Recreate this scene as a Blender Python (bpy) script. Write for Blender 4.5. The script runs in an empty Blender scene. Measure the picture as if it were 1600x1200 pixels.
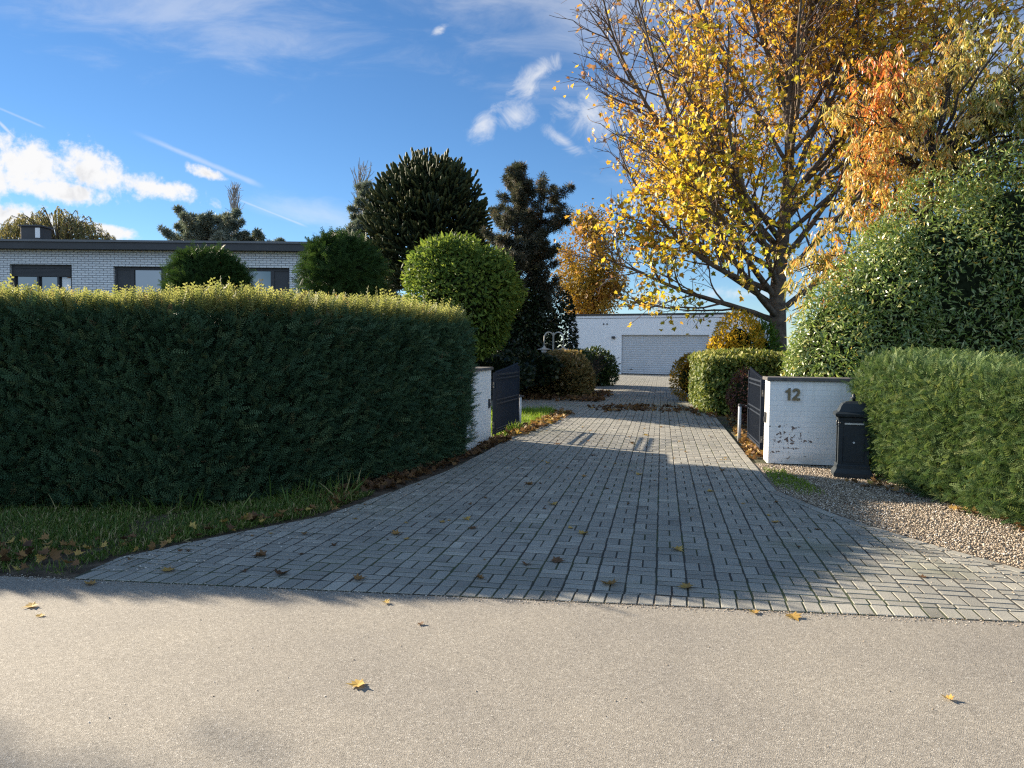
import bpy, math, random
import numpy as np
from mathutils import Vector, Matrix

rng = np.random.default_rng(7)
random.seed(7)
scene = bpy.context.scene
col = scene.collection

# ------------------------------------------------------------------ camera
CAM_H = 1.55
PITCH = math.atan(55 / 1200.0)
ROLL = 0.0105
cam_data = bpy.data.cameras.new("camera")
cam_data.sensor_width = 36.0
cam_data.lens = 27.0
cam_data.clip_start = 0.05
cam_data.clip_end = 6000.0
cam = bpy.data.objects.new("camera", cam_data)
col.objects.link(cam)
cam.matrix_world = (Matrix.Translation((0, 0, CAM_H))
                    @ Matrix.Rotation(math.pi / 2 - PITCH, 4, 'X')
                    @ Matrix.Rotation(ROLL, 4, 'Z'))
scene.camera = cam

# ------------------------------------------------------------------ light
SUN_EL = math.radians(21.0)
SUN_AZ = math.radians(-56.0)          # from +Y towards +X; negative = to the left of the view
to_sun = Vector((math.sin(SUN_AZ) * math.cos(SUN_EL), math.cos(SUN_AZ) * math.cos(SUN_EL), math.sin(SUN_EL)))
sun_data = bpy.data.lights.new("sun", 'SUN')
sun_data.energy = 5.0
sun_data.angle = math.radians(0.53)
sun_data.color = (1.0, 0.87, 0.68)
sun = bpy.data.objects.new("sun", sun_data)
col.objects.link(sun)
sun.rotation_euler = to_sun.to_track_quat('Z', 'Y').to_euler()
scene.view_settings.view_transform = 'Standard'
scene.view_settings.look = 'None'
scene.view_settings.gamma = 1.0
scene.view_settings.exposure = 1.8
scene.cycles.filter_width = 1.25
scene.cycles.use_denoising = False
scene.cycles.use_adaptive_sampling = False
scene.cycles.sample_clamp_indirect = 4.0
scene.cycles.max_bounces = 6
scene.cycles.diffuse_bounces = 3
scene.cycles.transmission_bounces = 4
scene.cycles.transparent_max_bounces = 6
scene.cycles.caustics_reflective = False
scene.cycles.caustics_refractive = False


# ------------------------------------------------------------------ node helper
class NT:
    def __init__(self, tree):
        self.t = tree
        self.n = tree.nodes
        self.l = tree.links

    def new(self, kind, **kw):
        nd = self.n.new(kind)
        for k, v in kw.items():
            setattr(nd, k, v)
        return nd

    def put(self, sock, v):
        if v is None:
            return
        if isinstance(v, bpy.types.NodeSocket):
            self.l.new(v, sock)
        else:
            sock.default_value = v

    def math(self, op, a, b=None, c=None, clamp=False):
        nd = self.new('ShaderNodeMath', operation=op)
        nd.use_clamp = clamp
        self.put(nd.inputs[0], a)
        self.put(nd.inputs[1], b)
        self.put(nd.inputs[2], c)
        return nd.outputs[0]

    def ramp(self, fac, stops, interp='LINEAR'):
        nd = self.new('ShaderNodeValToRGB')
        cr = nd.color_ramp
        cr.interpolation = interp
        while len(cr.elements) < len(stops):
            cr.elements.new(0.5)
        for e, (p, c) in zip(cr.elements, stops):
            e.position = p
            e.color = (c[0], c[1], c[2], 1) if not isinstance(c, (int, float)) else (c, c, c, 1)
        self.put(nd.inputs[0], fac)
        return nd.outputs[0]

    def noise(self, vec, scale, detail=3, rough=0.55, dist=0.0):
        nd = self.new('ShaderNodeTexNoise')
        if vec is not None:
            self.put(nd.inputs['Vector'], vec)
        nd.inputs['Scale'].default_value = scale
        nd.inputs['Detail'].default_value = detail
        nd.inputs['Roughness'].default_value = rough
        nd.inputs['Distortion'].default_value = dist
        return nd.outputs[0]

    def mix(self, fac, a, b, mode='MIX'):
        nd = self.new('ShaderNodeMix', data_type='RGBA', blend_type=mode)
        self.put(nd.inputs[0], fac)
        self.put(nd.inputs[6], a if not isinstance(a, tuple) else (*a[:3], 1))
        self.put(nd.inputs[7], b if not isinstance(b, tuple) else (*b[:3], 1))
        return nd.outputs[2]

    def sstep(self, x, a, b):
        nd = self.new('ShaderNodeMapRange', interpolation_type='SMOOTHSTEP')
        self.put(nd.inputs[0], x)
        nd.inputs[1].default_value = a
        nd.inputs[2].default_value = b
        return nd.outputs[0]

    def bump(self, h, strength=0.3, dist=0.01):
        nd = self.new('ShaderNodeBump')
        nd.inputs['Strength'].default_value = strength
        nd.inputs['Distance'].default_value = dist
        self.put(nd.inputs['Height'], h)
        return nd.outputs[0]

    def obj(self):
        return self.new('ShaderNodeTexCoord').outputs['Object']

    def attr(self, name, out='Fac'):
        nd = self.new('ShaderNodeAttribute', attribute_name=name)
        return nd.outputs[out]


# ------------------------------------------------------------------ world: Nishita sky with clouds
world = bpy.data.worlds.new("World")
scene.world = world
world.use_nodes = True
w = NT(world.node_tree)
w.n.clear()
sky = w.new('ShaderNodeTexSky', sky_type='NISHITA')
sky.sun_disc = False
sky.sun_elevation = SUN_EL
sky.sun_rotation = SUN_AZ
sky.altitude = 0
sky.air_density = 0.8
sky.dust_density = 0.0
sky.ozone_density = 4.0
gen = w.new('ShaderNodeTexCoord').outputs['Generated']
sep = w.new('ShaderNodeSeparateXYZ')
w.l.new(gen, sep.inputs[0])
yy = w.math('MAXIMUM', sep.outputs[1], 0.02)
U = w.math('DIVIDE', sep.outputs[0], yy)
Wv = w.math('DIVIDE', sep.outputs[2], yy)
front = w.sstep(sep.outputs[1], 0.05, 0.3)
comb = w.new('ShaderNodeCombineXYZ')
w.l.new(U, comb.inputs[0])
w.l.new(Wv, comb.inputs[1])
uv = comb.outputs[0]


def blob(u, v, ru, rv, rot=0.0):
    du = w.math('SUBTRACT', U, u)
    dv = w.math('SUBTRACT', Wv, v)
    c, s = math.cos(rot), math.sin(rot)
    a = w.math('DIVIDE', w.math('ADD', w.math('MULTIPLY', du, c), w.math('MULTIPLY', dv, s)), ru)
    b = w.math('DIVIDE', w.math('SUBTRACT', w.math('MULTIPLY', dv, c), w.math('MULTIPLY', du, s)), rv)
    r = w.math('SQRT', w.math('ADD', w.math('MULTIPLY', a, a), w.math('MULTIPLY', b, b)))
    return w.math('SUBTRACT', 1.0, r)


def mmax(lst):
    o = lst[0]
    for x in lst[1:]:
        o = w.math('MAXIMUM', o, x)
    return o


n_big = w.noise(uv, 16, 6, 0.62, 0.3)
n_fine = w.noise(uv, 46, 5, 0.65, 0.2)
puff = w.math('ADD', w.math('MULTIPLY', w.math('SUBTRACT', n_big, 0.5), 2.3),
              w.math('MULTIPLY', w.math('SUBTRACT', n_fine, 0.5), 1.6))
cum = mmax([blob(-0.615, 0.235, 0.085, 0.050, -0.25), blob(-0.545, 0.222, 0.10, 0.036, -0.25),
            blob(-0.47, 0.205, 0.10, 0.020, -0.25), blob(-0.585, 0.198, 0.11, 0.022, -0.15),
            blob(-0.685, 0.212, 0.055, 0.045, 0.1), blob(-0.395, 0.222, 0.040, 0.012, -0.3),
            blob(-0.65, 0.160, 0.13, 0.032, -0.1), blob(-0.52, 0.146, 0.06, 0.014, -0.2)])
cum_d = w.sstep(w.math('ADD', cum, w.math('MULTIPLY', puff, 0.72)), 0.15, 0.70)
wisp_n = w.noise(uv, 22, 7, 0.68, 0.8)
wis = mmax([blob(0.002, 0.300, 0.032, 0.026, 0.3), blob(0.02, 0.335, 0.03, 0.02, 0.6), blob(0.062, 0.268, 0.042, 0.012, -0.6), blob(-0.04, 0.288, 0.022, 0.03, -0.4),
            blob(0.095, 0.300, 0.06, 0.05, -0.4), blob(-0.095, 0.407, 0.016, 0.008, 0.5), blob(0.03, 0.352, 0.06, 0.018, 0.6),
            blob(0.185, 0.068, 0.055, 0.011, 0.05), blob(0.31, 0.075, 0.09, 0.010, 0.0)])
wis_d = w.math('MULTIPLY', w.sstep(w.math('ADD', wis, w.math('MULTIPLY', w.math('SUBTRACT', wisp_n, 0.5), 2.4)), 0.05, 1.35), 0.75)
# high thin cloud veils
str_map = w.new('ShaderNodeMapping')
str_map.inputs['Rotation'].default_value = (0, 0, 0.45)
str_map.inputs['Scale'].default_value = (1.0, 3.2, 1)
w.l.new(uv, str_map.inputs['Vector'])
cir_n = w.noise(str_map.outputs[0], 6.5, 7, 0.62, 0.6)
cir = mmax([blob(0.12, 0.46, 0.34, 0.17, -0.1), blob(-0.5, 0.475, 0.38, 0.125, -0.25), blob(-0.255, 0.172, 0.13, 0.026, -0.22),
            blob(0.25, 0.30, 0.20, 0.2, 0.3), blob(0.55, 0.40, 0.30, 0.2, 0.0)])
cir_d = w.math('MULTIPLY', w.sstep(w.math('ADD', cir, w.math('MULTIPLY', w.math('SUBTRACT', cir_n, 0.5), 2.0)), 0.0, 1.1), 0.36)


def trail(u0, v0, u1, v1, width, op):
    L = math.hypot(u1 - u0, v1 - v0)
    c, s = (u1 - u0) / L, (v1 - v0) / L
    du = w.math('SUBTRACT', U, u0)
    dv = w.math('SUBTRACT', Wv, v0)
    t = w.math('DIVIDE', w.math('ADD', w.math('MULTIPLY', du, c), w.math('MULTIPLY', dv, s)), L)
    d = w.math('ABSOLUTE', w.math('SUBTRACT', w.math('MULTIPLY', dv, c), w.math('MULTIPLY', du, s)))
    d = w.math('ADD', d, w.math('MULTIPLY', w.math('SUBTRACT', n_fine, 0.5), width * 0.7))
    across = w.math('SUBTRACT', 1.0, w.sstep(d, 0.0, width))
    along = w.math('MULTIPLY', w.sstep(t, 0.0, 0.35), w.math('SUBTRACT', 1.0, w.sstep(t, 0.85, 1.0)))
    return w.math('MULTIPLY', w.math('MULTIPLY', across, along), op)


trl = mmax([trail(-0.50, 0.277, -0.318, 0.203, 0.0050, 0.32), trail(-0.68, 0.309, -0.60, 0.276, 0.0022, 0.22),
            trail(-0.375, 0.196, -0.262, 0.153, 0.0024, 0.35), trail(-0.29, 0.19, -0.21, 0.155, 0.0020, 0.22),
            trail(-0.668, 0.290, -0.64, 0.262, 0.003, 0.5)])
dens = w.math('MULTIPLY', mmax([cum_d, wis_d, cir_d, trl]), front, clamp=True)
# self-shading of the cumulus: thicker parts and the lower side are greyer
shade_n = w.noise(uv, 22, 5, 0.6, 0.3)
cl_col = w.mix(w.math('MULTIPLY', w.sstep(shade_n, 0.5, 0.8), w.sstep(cum, 0.2, 0.8)), (6.6, 6.6, 6.65), (4.7, 4.75, 4.95))
sky_sat = w.new('ShaderNodeHueSaturation')
sky_sat.inputs['Saturation'].default_value = 1.10
sky_sat.inputs['Value'].default_value = 1.0
w.l.new(sky.outputs[0], sky_sat.inputs['Color'])
skycol = w.mix(dens, sky_sat.outputs[0], cl_col)
# unseen bluish cloud added over the sky behind the camera as fill light
rear_fill_n = w.noise(gen, 2.6, 5, 0.55, 0.4)
rear_fill = w.math('MULTIPLY', w.sstep(rear_fill_n, 0.40, 0.58), w.math('MULTIPLY', w.sstep(w.math('MULTIPLY', sep.outputs[1], -1.0), -0.05, 0.35), w.sstep(sep.outputs[2], 0.0, 0.12)))
skycol = w.mix(rear_fill, skycol, (6.2, 8.6, 12.0))
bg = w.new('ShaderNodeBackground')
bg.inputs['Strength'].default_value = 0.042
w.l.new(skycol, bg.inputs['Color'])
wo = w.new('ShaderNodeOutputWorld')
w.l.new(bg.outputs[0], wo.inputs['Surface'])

# ------------------------------------------------------------------ generic helpers
PI = math.pi
DRV = math.radians(11.0)                      # the drive runs 11 degrees right of straight ahead
dv = np.array([math.sin(DRV), math.cos(DRV), 0.0])
dp = np.array([math.cos(DRV), -math.sin(DRV), 0.0])


def tag(o, label=None, cat=None, group=None, kind=None):
    if label: o['label'] = label
    if cat: o['category'] = cat
    if group: o['group'] = group
    if kind: o['kind'] = kind
    return o


def thing(name, label, cat, loc=(0, 0, 0), rz=0.0, group=None):
    o = bpy.data.objects.new(name, None)
    o.empty_display_size = 0.2
    o.location = loc
    o.rotation_euler = (0, 0, rz)
    col.objects.link(o)
    return tag(o, label, cat, group)


class MB:
    """collects simple solids into one mesh"""
    def __init__(self):
        self.v = []
        self.f = []

    def add(self, verts, faces):
        b = len(self.v)
        self.v += [tuple(map(float, p)) for p in verts]
        self.f += [tuple(b + i for i in f) for f in faces]

    def box(self, x0, x1, y0, y1, z0, z1):
        self.add([(x0, y0, z0), (x1, y0, z0), (x1, y1, z0), (x0, y1, z0), (x0, y0, z1), (x1, y0, z1), (x1, y1, z1), (x0, y1, z1)],
                 [(0, 3, 2, 1), (4, 5, 6, 7), (0, 1, 5, 4), (1, 2, 6, 5), (2, 3, 7, 6), (3, 0, 4, 7)])
        return self

    def bbox(self, x0, x1, y0, y1, z0, z1, b=0.008):
        """box with chamfered vertical edges and top"""
        ring = lambda i: [(x0 + b + i, y0 + i), (x1 - b - i, y0 + i), (x1 - i, y0 + b + i), (x1 - i, y1 - b - i), (x1 - b - i, y1 - i), (x0 + b + i, y1 - i), (x0 + i, y1 - b - i), (x0 + i, y0 + b + i)]
        self.loft([[(x, y, z0) for x, y in ring(0)], [(x, y, z1 - b) for x, y in ring(0)], [(x, y, z1) for x, y in ring(b * 0.7)]])
        return self

    def loft(self, rings, cap=True, closed=True):
        b = len(self.v)
        n = len(rings[0])
        for r in rings:
            self.v += [tuple(map(float, p)) for p in r]
        for k in range(len(rings) - 1):
            for i in range(n if closed else n - 1):
                j = (i + 1) % n
                self.f.append((b + k * n + i, b + k * n + j, b + (k + 1) * n + j, b + (k + 1) * n + i))
        if cap:
            self.f.append(tuple(b + i for i in reversed(range(n))))
            self.f.append(tuple(b + (len(rings) - 1) * n + i for i in range(n)))
        return self

    def tube(self, pts, radii, sides=6, cap=True):
        P = [np.array(p, float) for p in pts]
        if not hasattr(radii, '__len__'):
            radii = [radii] * len(P)
        rings = []
        ref = None
        for i, p in enumerate(P):
            t = P[min(i + 1, len(P) - 1)] - P[max(i - 1, 0)]
            t = t / (np.linalg.norm(t) + 1e-9)
            if ref is None:
                ref = np.array([0, 0, 1.0]) if abs(t[2]) < 0.9 else np.array([1.0, 0, 0])
            a = ref - t * (ref @ t)
            a /= np.linalg.norm(a) + 1e-9
            ref = a
            b = np.cross(t, a)
            rings.append([p + radii[i] * (math.cos(2 * PI * k / sides) * a + math.sin(2 * PI * k / sides) * b) for k in range(sides)])
        return self.loft(rings, cap)

    def lathe(self, prof, sides=16, c=(0, 0)):
        return self.loft([[(c[0] + r * math.cos(2 * PI * k / sides), c[1] + r * math.sin(2 * PI * k / sides), z) for k in range(sides)] for r, z in prof])

    def square_loft(self, prof, c=(0, 0)):
        """prof: (half_x, half_y, z)"""
        return self.loft([[(c[0] - hx, c[1] - hy, z), (c[0] + hx, c[1] - hy, z), (c[0] + hx, c[1] + hy, z), (c[0] - hx, c[1] + hy, z)] for hx, hy, z in prof])

    def build(self, name, mat, parent=None, smooth=False):
        me = bpy.data.meshes.new(name)
        me.from_pydata(self.v, [], self.f)
        me.update()
        if smooth:
            me.polygons.foreach_set('use_smooth', np.ones(len(me.polygons), bool))
        o = bpy.data.objects.new(name, me)
        me.materials.append(mat)
        col.objects.link(o)
        if parent is not None:
            o.parent = parent
        return o


def mesh_np(name, V, F, mat, parent=None, tint=None, smooth=False):
    V = np.asarray(V, np.float32)
    F = np.asarray(F, np.int32)
    k = F.shape[1]
    me = bpy.data.meshes.new(name)
    me.vertices.add(len(V))
    me.vertices.foreach_set('co', V.ravel())
    me.loops.add(F.size)
    me.loops.foreach_set('vertex_index', F.ravel())
    me.polygons.add(len(F))
    me.polygons.foreach_set('loop_start', np.arange(0, F.size, k, dtype=np.int32))
    me.polygons.foreach_set('loop_total', np.full(len(F), k, np.int32))
    if smooth:
        me.polygons.foreach_set('use_smooth', np.ones(len(F), bool))
    me.update(calc_edges=True)
    if tint is not None:
        a = me.attributes.new('tint', 'FLOAT', 'POINT')
        a.data.foreach_set('value', np.asarray(tint, np.float32))
    me.materials.append(mat)
    o = bpy.data.objects.new(name, me)
    col.objects.link(o)
    if parent is not None:
        o.parent = parent
    return o


def unit(a):
    return a / (np.linalg.norm(a, axis=-1, keepdims=True) + 1e-9)


def rand_dirs(n):
    return unit(rng.normal(size=(n, 3)))


def leaf_arrays(P, D, N, S, tmpl, tint=None):
    """copies of a template (x across, y along D, z along N) at points P"""
    tv, tf = tmpl
    D = unit(D)
    X = unit(np.cross(D, N))
    Z = np.cross(X, D)
    S = np.broadcast_to(np.asarray(S, float).reshape(-1, 1), (len(P), 1))
    V = (P[:, None, :] + S[:, None, :] * (tv[None, :, 0:1] * X[:, None, :] + tv[None, :, 1:2] * D[:, None, :] + tv[None, :, 2:3] * Z[:, None, :]))
    k = len(tv)
    F = tf[None] + (np.arange(len(P)) * k)[:, None, None]
    T = None if tint is None else np.repeat(tint, k)
    return V.reshape(-1, 3), F.reshape(-1, tf.shape[1]), T


def scatter(name, P, D, N, S, tmpl, mat, parent=None, tint=None):
    if tint is None:
        tint = rng.random(len(P))
    V, F, T = leaf_arrays(P, D, N, S, tmpl, tint)
    return mesh_np(name, V, F, mat, parent, T)


# ---- leaf templates
def T_blade(wd=0.2, fold=0.06):
    return (np.array([(0, 0, 0), (wd, 0.42, fold), (0, 1, 0), (-wd, 0.42, fold)], float), np.array([(0, 1, 2), (0, 2, 3)]))


def T_curved(wd=0.13, droop=0.35):
    v = [(0, 0, 0), (wd, 0.35, 0.02), (-wd, 0.35, 0.02), (wd * 0.85, 0.7, -droop * 0.4), (-wd * 0.85, 0.7, -droop * 0.4), (0, 1, -droop)]
    f = [(0, 1, 2), (2, 1, 3), (2, 3, 4), (4, 3, 5)]
    return np.array(v, float), np.array(f)


def T_spray(nside=3, wd=0.075, spread=0.8):
    v, f = [], []

    def blade(o, ang, L, z, ww):
        c, s = math.sin(ang), math.cos(ang)
        b = len(v)
        ox, oy = o
        v.append((ox, oy, 0))
        v.append((ox + 0.45 * L * c + ww * s, oy + 0.45 * L * s - ww * c, z * 0.5 + 0.03))
        v.append((ox + L * c, oy + L * s, z))
        v.append((ox + 0.45 * L * c - ww * s, oy + 0.45 * L * s + ww * c, z * 0.5 - 0.03))
        f.append((b, b + 1, b + 2, b + 3))
    blade((0, 0), 0, 1.0, 0.0, wd)
    for i in range(nside):
        y = 0.08 + 0.6 * i / nside
        L = 0.62 - 0.10 * i
        blade((0, y), spread, L, 0.12, wd * 0.85)
        blade((0, y + 0.06), -spread, L, -0.08, wd * 0.85)
    return np.array(v, float), np.array(f)


def T_feather(npair=8, bl=0.24, wd=0.035, arc=0.22):
    v, f = [], []

    def axis(y):
        return np.array([0.0, y, -arc * y * y])
    b = 0
    v += [(-0.012, 0, 0), (0.012, 0, 0), (0.004, 1.0, -arc), (-0.004, 1.0, -arc)]
    f.append((0, 1, 2, 3))
    for i in range(npair):
        y = 0.10 + 0.88 * i / (npair - 1)
        L = bl * (1.0 - 0.45 * (i / (npair - 1)) ** 2)
        for sd in (-1, 1):
            o = axis(y + (0.03 if sd > 0 else 0))
            a = 0.80 + 0.25 * (1 - i / npair)
            d = np.array([sd * math.sin(a), math.cos(a), 0.18 - arc * y])
            n = np.array([math.cos(a), -sd * math.sin(a), 0]) * wd
            b = len(v)
            v += [tuple(o), tuple(o + d * L * 0.5 + n), tuple(o + d * L), tuple(o + d * L * 0.5 - n)]
            f.append((b, b + 1, b + 2, b + 3))
    return np.array(v, float), np.array(f)


def T_maple():
    pts = [(0, 0.0), (0.16, 0.05), (0.42, -0.02), (0.34, 0.16), (0.60, 0.38), (0.36, 0.42), (0.40, 0.62), (0.17, 0.60), (0, 1.0)]
    full = pts + [(-x, y) for x, y in reversed(pts[1:-1])]
    v = [(0, 0.32, 0.0)] + [(x, y, 0.18 * x * x * 2 - 0.10 * (y - 0.4) ** 2 + 0.05 * abs(x)) for x, y in full]
    n = len(full)
    f = [(0, 1 + i, 1 + (i + 1) % n) for i in range(n)]
    return np.array(v, float), np.array(f)


def T_maple_small():
    pts = [(0, 0.0), (0.40, 0.02), (0.30, 0.22), (0.55, 0.45), (0.27, 0.52), (0, 1.0)]
    full = pts + [(-x, y) for x, y in reversed(pts[1:-1])]
    v = [(0, 0.32, -0.06)] + [(x, y, 0.22 * abs(x)) for x, y in full]
    n = len(full)
    f = [(0, 1 + i, 1 + (i + 1) % n) for i in range(n)]
    return np.array(v, float), np.array(f)


def T_tuft(n=14, wd=0.05, cone=1.0):
    v, f = [], []
    r2 = random.Random(3)
    for i in range(n):
        z = 1 - cone * (i + 0.5) / n * 1.3
        z = max(-0.6, z)
        a = i * 2.399
        d = np.array([math.sqrt(max(0, 1 - z * z)) * math.cos(a), z, math.sqrt(max(0, 1 - z * z)) * math.sin(a)])
        L = 0.75 + 0.25 * r2.random()
        s = np.cross(d, np.array([0.3, 0.5, 0.81]))
        s /= np.linalg.norm(s)
        b = len(v)
        v += [tuple(d * 0.05), tuple(d * 0.55 * L + s * wd), tuple(d * L), tuple(d * 0.55 * L - s * wd)]
        f.append((b, b + 1, b + 2, b + 3))
    return np.array(v, float), np.array(f)


BLADE = T_blade()
SLIM = T_blade(0.13, 0.05)
ROUND = T_blade(0.30, 0.08)
CURVED = T_curved()
SPRAY = T_spray(4, 0.05, 0.75)
FEATHER = T_feather()
SHOOT = T_feather(9, 0.16, 0.026, 0.10)
MAPLE = T_maple()
MAPLE_S = T_maple_small()
TUFT = T_tuft()


# ------------------------------------------------------------------ materials
def mat_new(name):
    m = bpy.data.materials.new(name)
    m.use_nodes = True
    t = NT(m.node_tree)
    t.n.clear()
    out = t.new('ShaderNodeOutputMaterial')
    b = t.new('ShaderNodeBsdfPrincipled')
    t.l.new(b.outputs[0], out.inputs[0])
    return m, t, b, out


def foliage(name, stops, transl=0.3, rough=0.5, spec=0.35, tr_gain=1.3):
    m, t, b, out = mat_new(name)
    c = t.ramp(t.attr('tint'), stops)
    t.put(b.inputs['Base Color'], c)
    b.inputs['Roughness'].default_value = rough
    b.inputs['Specular IOR Level'].default_value = spec
    if transl > 0:
        tr = t.new('ShaderNodeBsdfTranslucent')
        tc = t.mix(1.0, c, (tr_gain, tr_gain, tr_gain * 0.75), 'MULTIPLY')
        t.put(tr.inputs['Color'], tc)
        mx = t.new('ShaderNodeMixShader')
        mx.inputs[0].default_value = transl
        t.l.new(b.outputs[0], mx.inputs[1])
        t.l.new(tr.outputs[0], mx.inputs[2])
        t.l.new(mx.outputs[0], out.inputs[0])
    return m


def plain(name, c, rough=0.6, spec=0.5, metal=0.0, var=0.12, scale=8.0, bump=0.0):
    m, t, b, out = mat_new(name)
    o = t.obj()
    n = t.noise(o, scale, 5, 0.6)
    cc = t.mix(t.sstep(n, 0.25, 0.75), tuple(x * (1 - var) for x in c), tuple(min(1, x * (1 + var)) for x in c))
    t.put(b.inputs['Base Color'], cc)
    t.put(b.inputs['Roughness'], t.math('ADD', t.math('MULTIPLY', n, 0.2), rough - 0.1))
    b.inputs['Specular IOR Level'].default_value = spec
    b.inputs['Metallic'].default_value = metal
    if bump > 0:
        t.put(b.inputs['Normal'], t.bump(t.noise(o, scale * 6, 4), bump, 0.01))
    return m


def wall_uv(t):
    o = t.obj()
    s = t.new('ShaderNodeSeparateXYZ')
    t.l.new(o, s.inputs[0])
    c = t.new('ShaderNodeCombineXYZ')
    t.put(c.inputs[0], t.math('ADD', s.outputs[0], s.outputs[1]))
    t.put(c.inputs[1], s.outputs[2])
    return c.outputs[0], o, s


def brick_mat(name, c1, c2, mortar, bw, bh, ms, bump=0.4, peel=False, smooth=0.1):
    m, t, b, out = mat_new(name)
    uvv, o, s = wall_uv(t)
    wob = t.new('ShaderNodeVectorMath', operation='MULTIPLY_ADD')
    nn = t.new('ShaderNodeTexNoise')
    nn.inputs['Scale'].default_value = 7.0
    t.l.new(o, nn.inputs['Vector'])
    t.l.new(nn.outputs[1], wob.inputs[0])
    wob.inputs[1].default_value = (0.006, 0.006, 0)
    t.l.new(uvv, wob.inputs[2])
    br = t.new('ShaderNodeTexBrick')
    br.offset = 0.5
    t.l.new(wob.outputs[0], br.inputs['Vector'])
    br.inputs['Color1'].default_value = (*c1, 1)
    br.inputs['Color2'].default_value = (*c2, 1)
    br.inputs['Mortar'].default_value = (*mortar, 1)
    br.inputs['Scale'].default_value = 1.0
    br.inputs['Mortar Size'].default_value = ms
    br.inputs['Mortar Smooth'].default_value = smooth
    br.inputs['Brick Width'].default_value = bw
    br.inputs['Row Height'].default_value = bh
    colr = br.outputs[0]
    n = t.noise(o, 3.0, 6, 0.65)
    colr = t.mix(t.math('MULTIPLY', t.sstep(n, 0.45, 0.8), 0.30), colr, tuple(x * 0.72 for x in c1))
    hgt = t.math('SUBTRACT', 1.0, br.outputs[1])
    hgt = t.math('ADD', hgt, t.math('MULTIPLY', t.noise(o, 45, 4), 0.35))
    if peel:
        # flaked paint showing the old brick, mostly low at the corner nearest the drive
        pn = t.noise(o, 17.0, 3, 0.6, 0.5)
        pn2 = t.noise(o, 5.0, 2)
        dx = t.math('DIVIDE', t.math('SUBTRACT', s.outputs[0], 0.25), 0.50)
        dz = t.math('DIVIDE', t.math('SUBTRACT', s.outputs[2], 0.32), 0.30)
        reg = t.math('SUBTRACT', 1.0, t.math('SQRT', t.math('ADD', t.math('MULTIPLY', dx, dx), t.math('MULTIPLY', dz, dz))))
        reg = t.math('MAXIMUM', reg, -0.35)
        jx = t.math('MULTIPLY', br.outputs[1], 0.05)
        k = t.math('ADD', t.math('ADD', t.math('MULTIPLY', pn, 1.0), t.math('MULTIPLY', reg, 0.20)), t.math('ADD', jx, t.math('MULTIPLY', pn2, 0.25)))
        pm = t.sstep(k, 0.825, 0.84)
        colr = t.mix(pm, colr, t.mix(pn2, (0.16, 0.10, 0.08), (0.10, 0.09, 0.09)))
        hgt = t.math('SUBTRACT', hgt, t.math('MULTIPLY', pm, 0.5))
        # rain streaks below the coping
        sm = t.new('ShaderNodeMapping')
        sm.inputs['Scale'].default_value = (9.0, 9.0, 0.7)
        t.l.new(o, sm.inputs['Vector'])
        sn = t.noise(sm.outputs[0], 1.6, 4, 0.6)
        colr = t.mix(t.math('MULTIPLY', t.math('MULTIPLY', t.sstep(sn, 0.50, 0.72), t.sstep(s.outputs[2], 0.35, 1.15)), 0.38), colr, (0.36, 0.36, 0.33))
        # splash dirt at the foot
        ft = t.math('MULTIPLY', t.math('SUBTRACT', 1.0, t.sstep(s.outputs[2], 0.02, 0.22)), t.sstep(n, 0.35, 0.6))
        colr = t.mix(t.math('MULTIPLY', ft, 0.45), colr, (0.25, 0.22, 0.16))
    t.put(b.inputs['Base Color'], colr)
    b.inputs['Roughness'].default_value = 0.75
    t.put(b.inputs['Normal'], t.bump(hgt, bump, 0.012))
    return m


M = {}
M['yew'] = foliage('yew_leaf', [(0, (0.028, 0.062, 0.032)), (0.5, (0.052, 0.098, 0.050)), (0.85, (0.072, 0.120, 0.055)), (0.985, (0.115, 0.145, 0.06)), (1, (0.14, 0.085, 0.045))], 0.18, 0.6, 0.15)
M['yew_new'] = foliage('yew_shoot', [(0, (0.13, 0.155, 0.05)), (0.6, (0.24, 0.245, 0.085)), (0.93, (0.31, 0.30, 0.12)), (1, (0.26, 0.16, 0.08))], 0.42, 0.6, 0.15)
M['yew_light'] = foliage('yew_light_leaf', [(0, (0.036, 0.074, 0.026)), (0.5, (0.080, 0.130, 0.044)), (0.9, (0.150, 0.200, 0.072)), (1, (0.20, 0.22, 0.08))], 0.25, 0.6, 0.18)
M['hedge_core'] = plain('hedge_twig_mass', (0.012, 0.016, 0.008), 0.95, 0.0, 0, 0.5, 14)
M['bark'] = plain('bark', (0.12, 0.098, 0.078), 0.9, 0.15, 0, 0.5, 7, 0.8)
M['bark_dark'] = plain('dark_bark', (0.045, 0.036, 0.03), 0.9, 0.2, 0, 0.4, 9, 0.5)
M['twig'] = plain('twig_bark', (0.125, 0.092, 0.078), 0.85, 0.2, 0, 0.3, 5)
M['pale_twig'] = plain('pale_twig_bark', (0.30, 0.28, 0.26), 0.85, 0.2, 0, 0.25, 3)
M['maple'] = foliage('maple_leaf', [(0, (0.20, 0.25, 0.03)), (0.2, (0.42, 0.38, 0.035)), (0.55, (0.62, 0.42, 0.045)), (0.8, (0.60, 0.32, 0.05)), (0.93, (0.46, 0.20, 0.06)), (1, (0.36, 0.19, 0.10))], 0.42, 0.5, 0.3, 1.25)
M['sumac'] = foliage('narrow_autumn_leaf', [(0, (0.17, 0.20, 0.04)), (0.25, (0.38, 0.34, 0.09)), (0.5, (0.52, 0.40, 0.14)), (0.72, (0.60, 0.38, 0.08)), (0.88, (0.62, 0.27, 0.06)), (1, (0.60, 0.16, 0.05))], 0.42, 0.38, 0.6)
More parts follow.
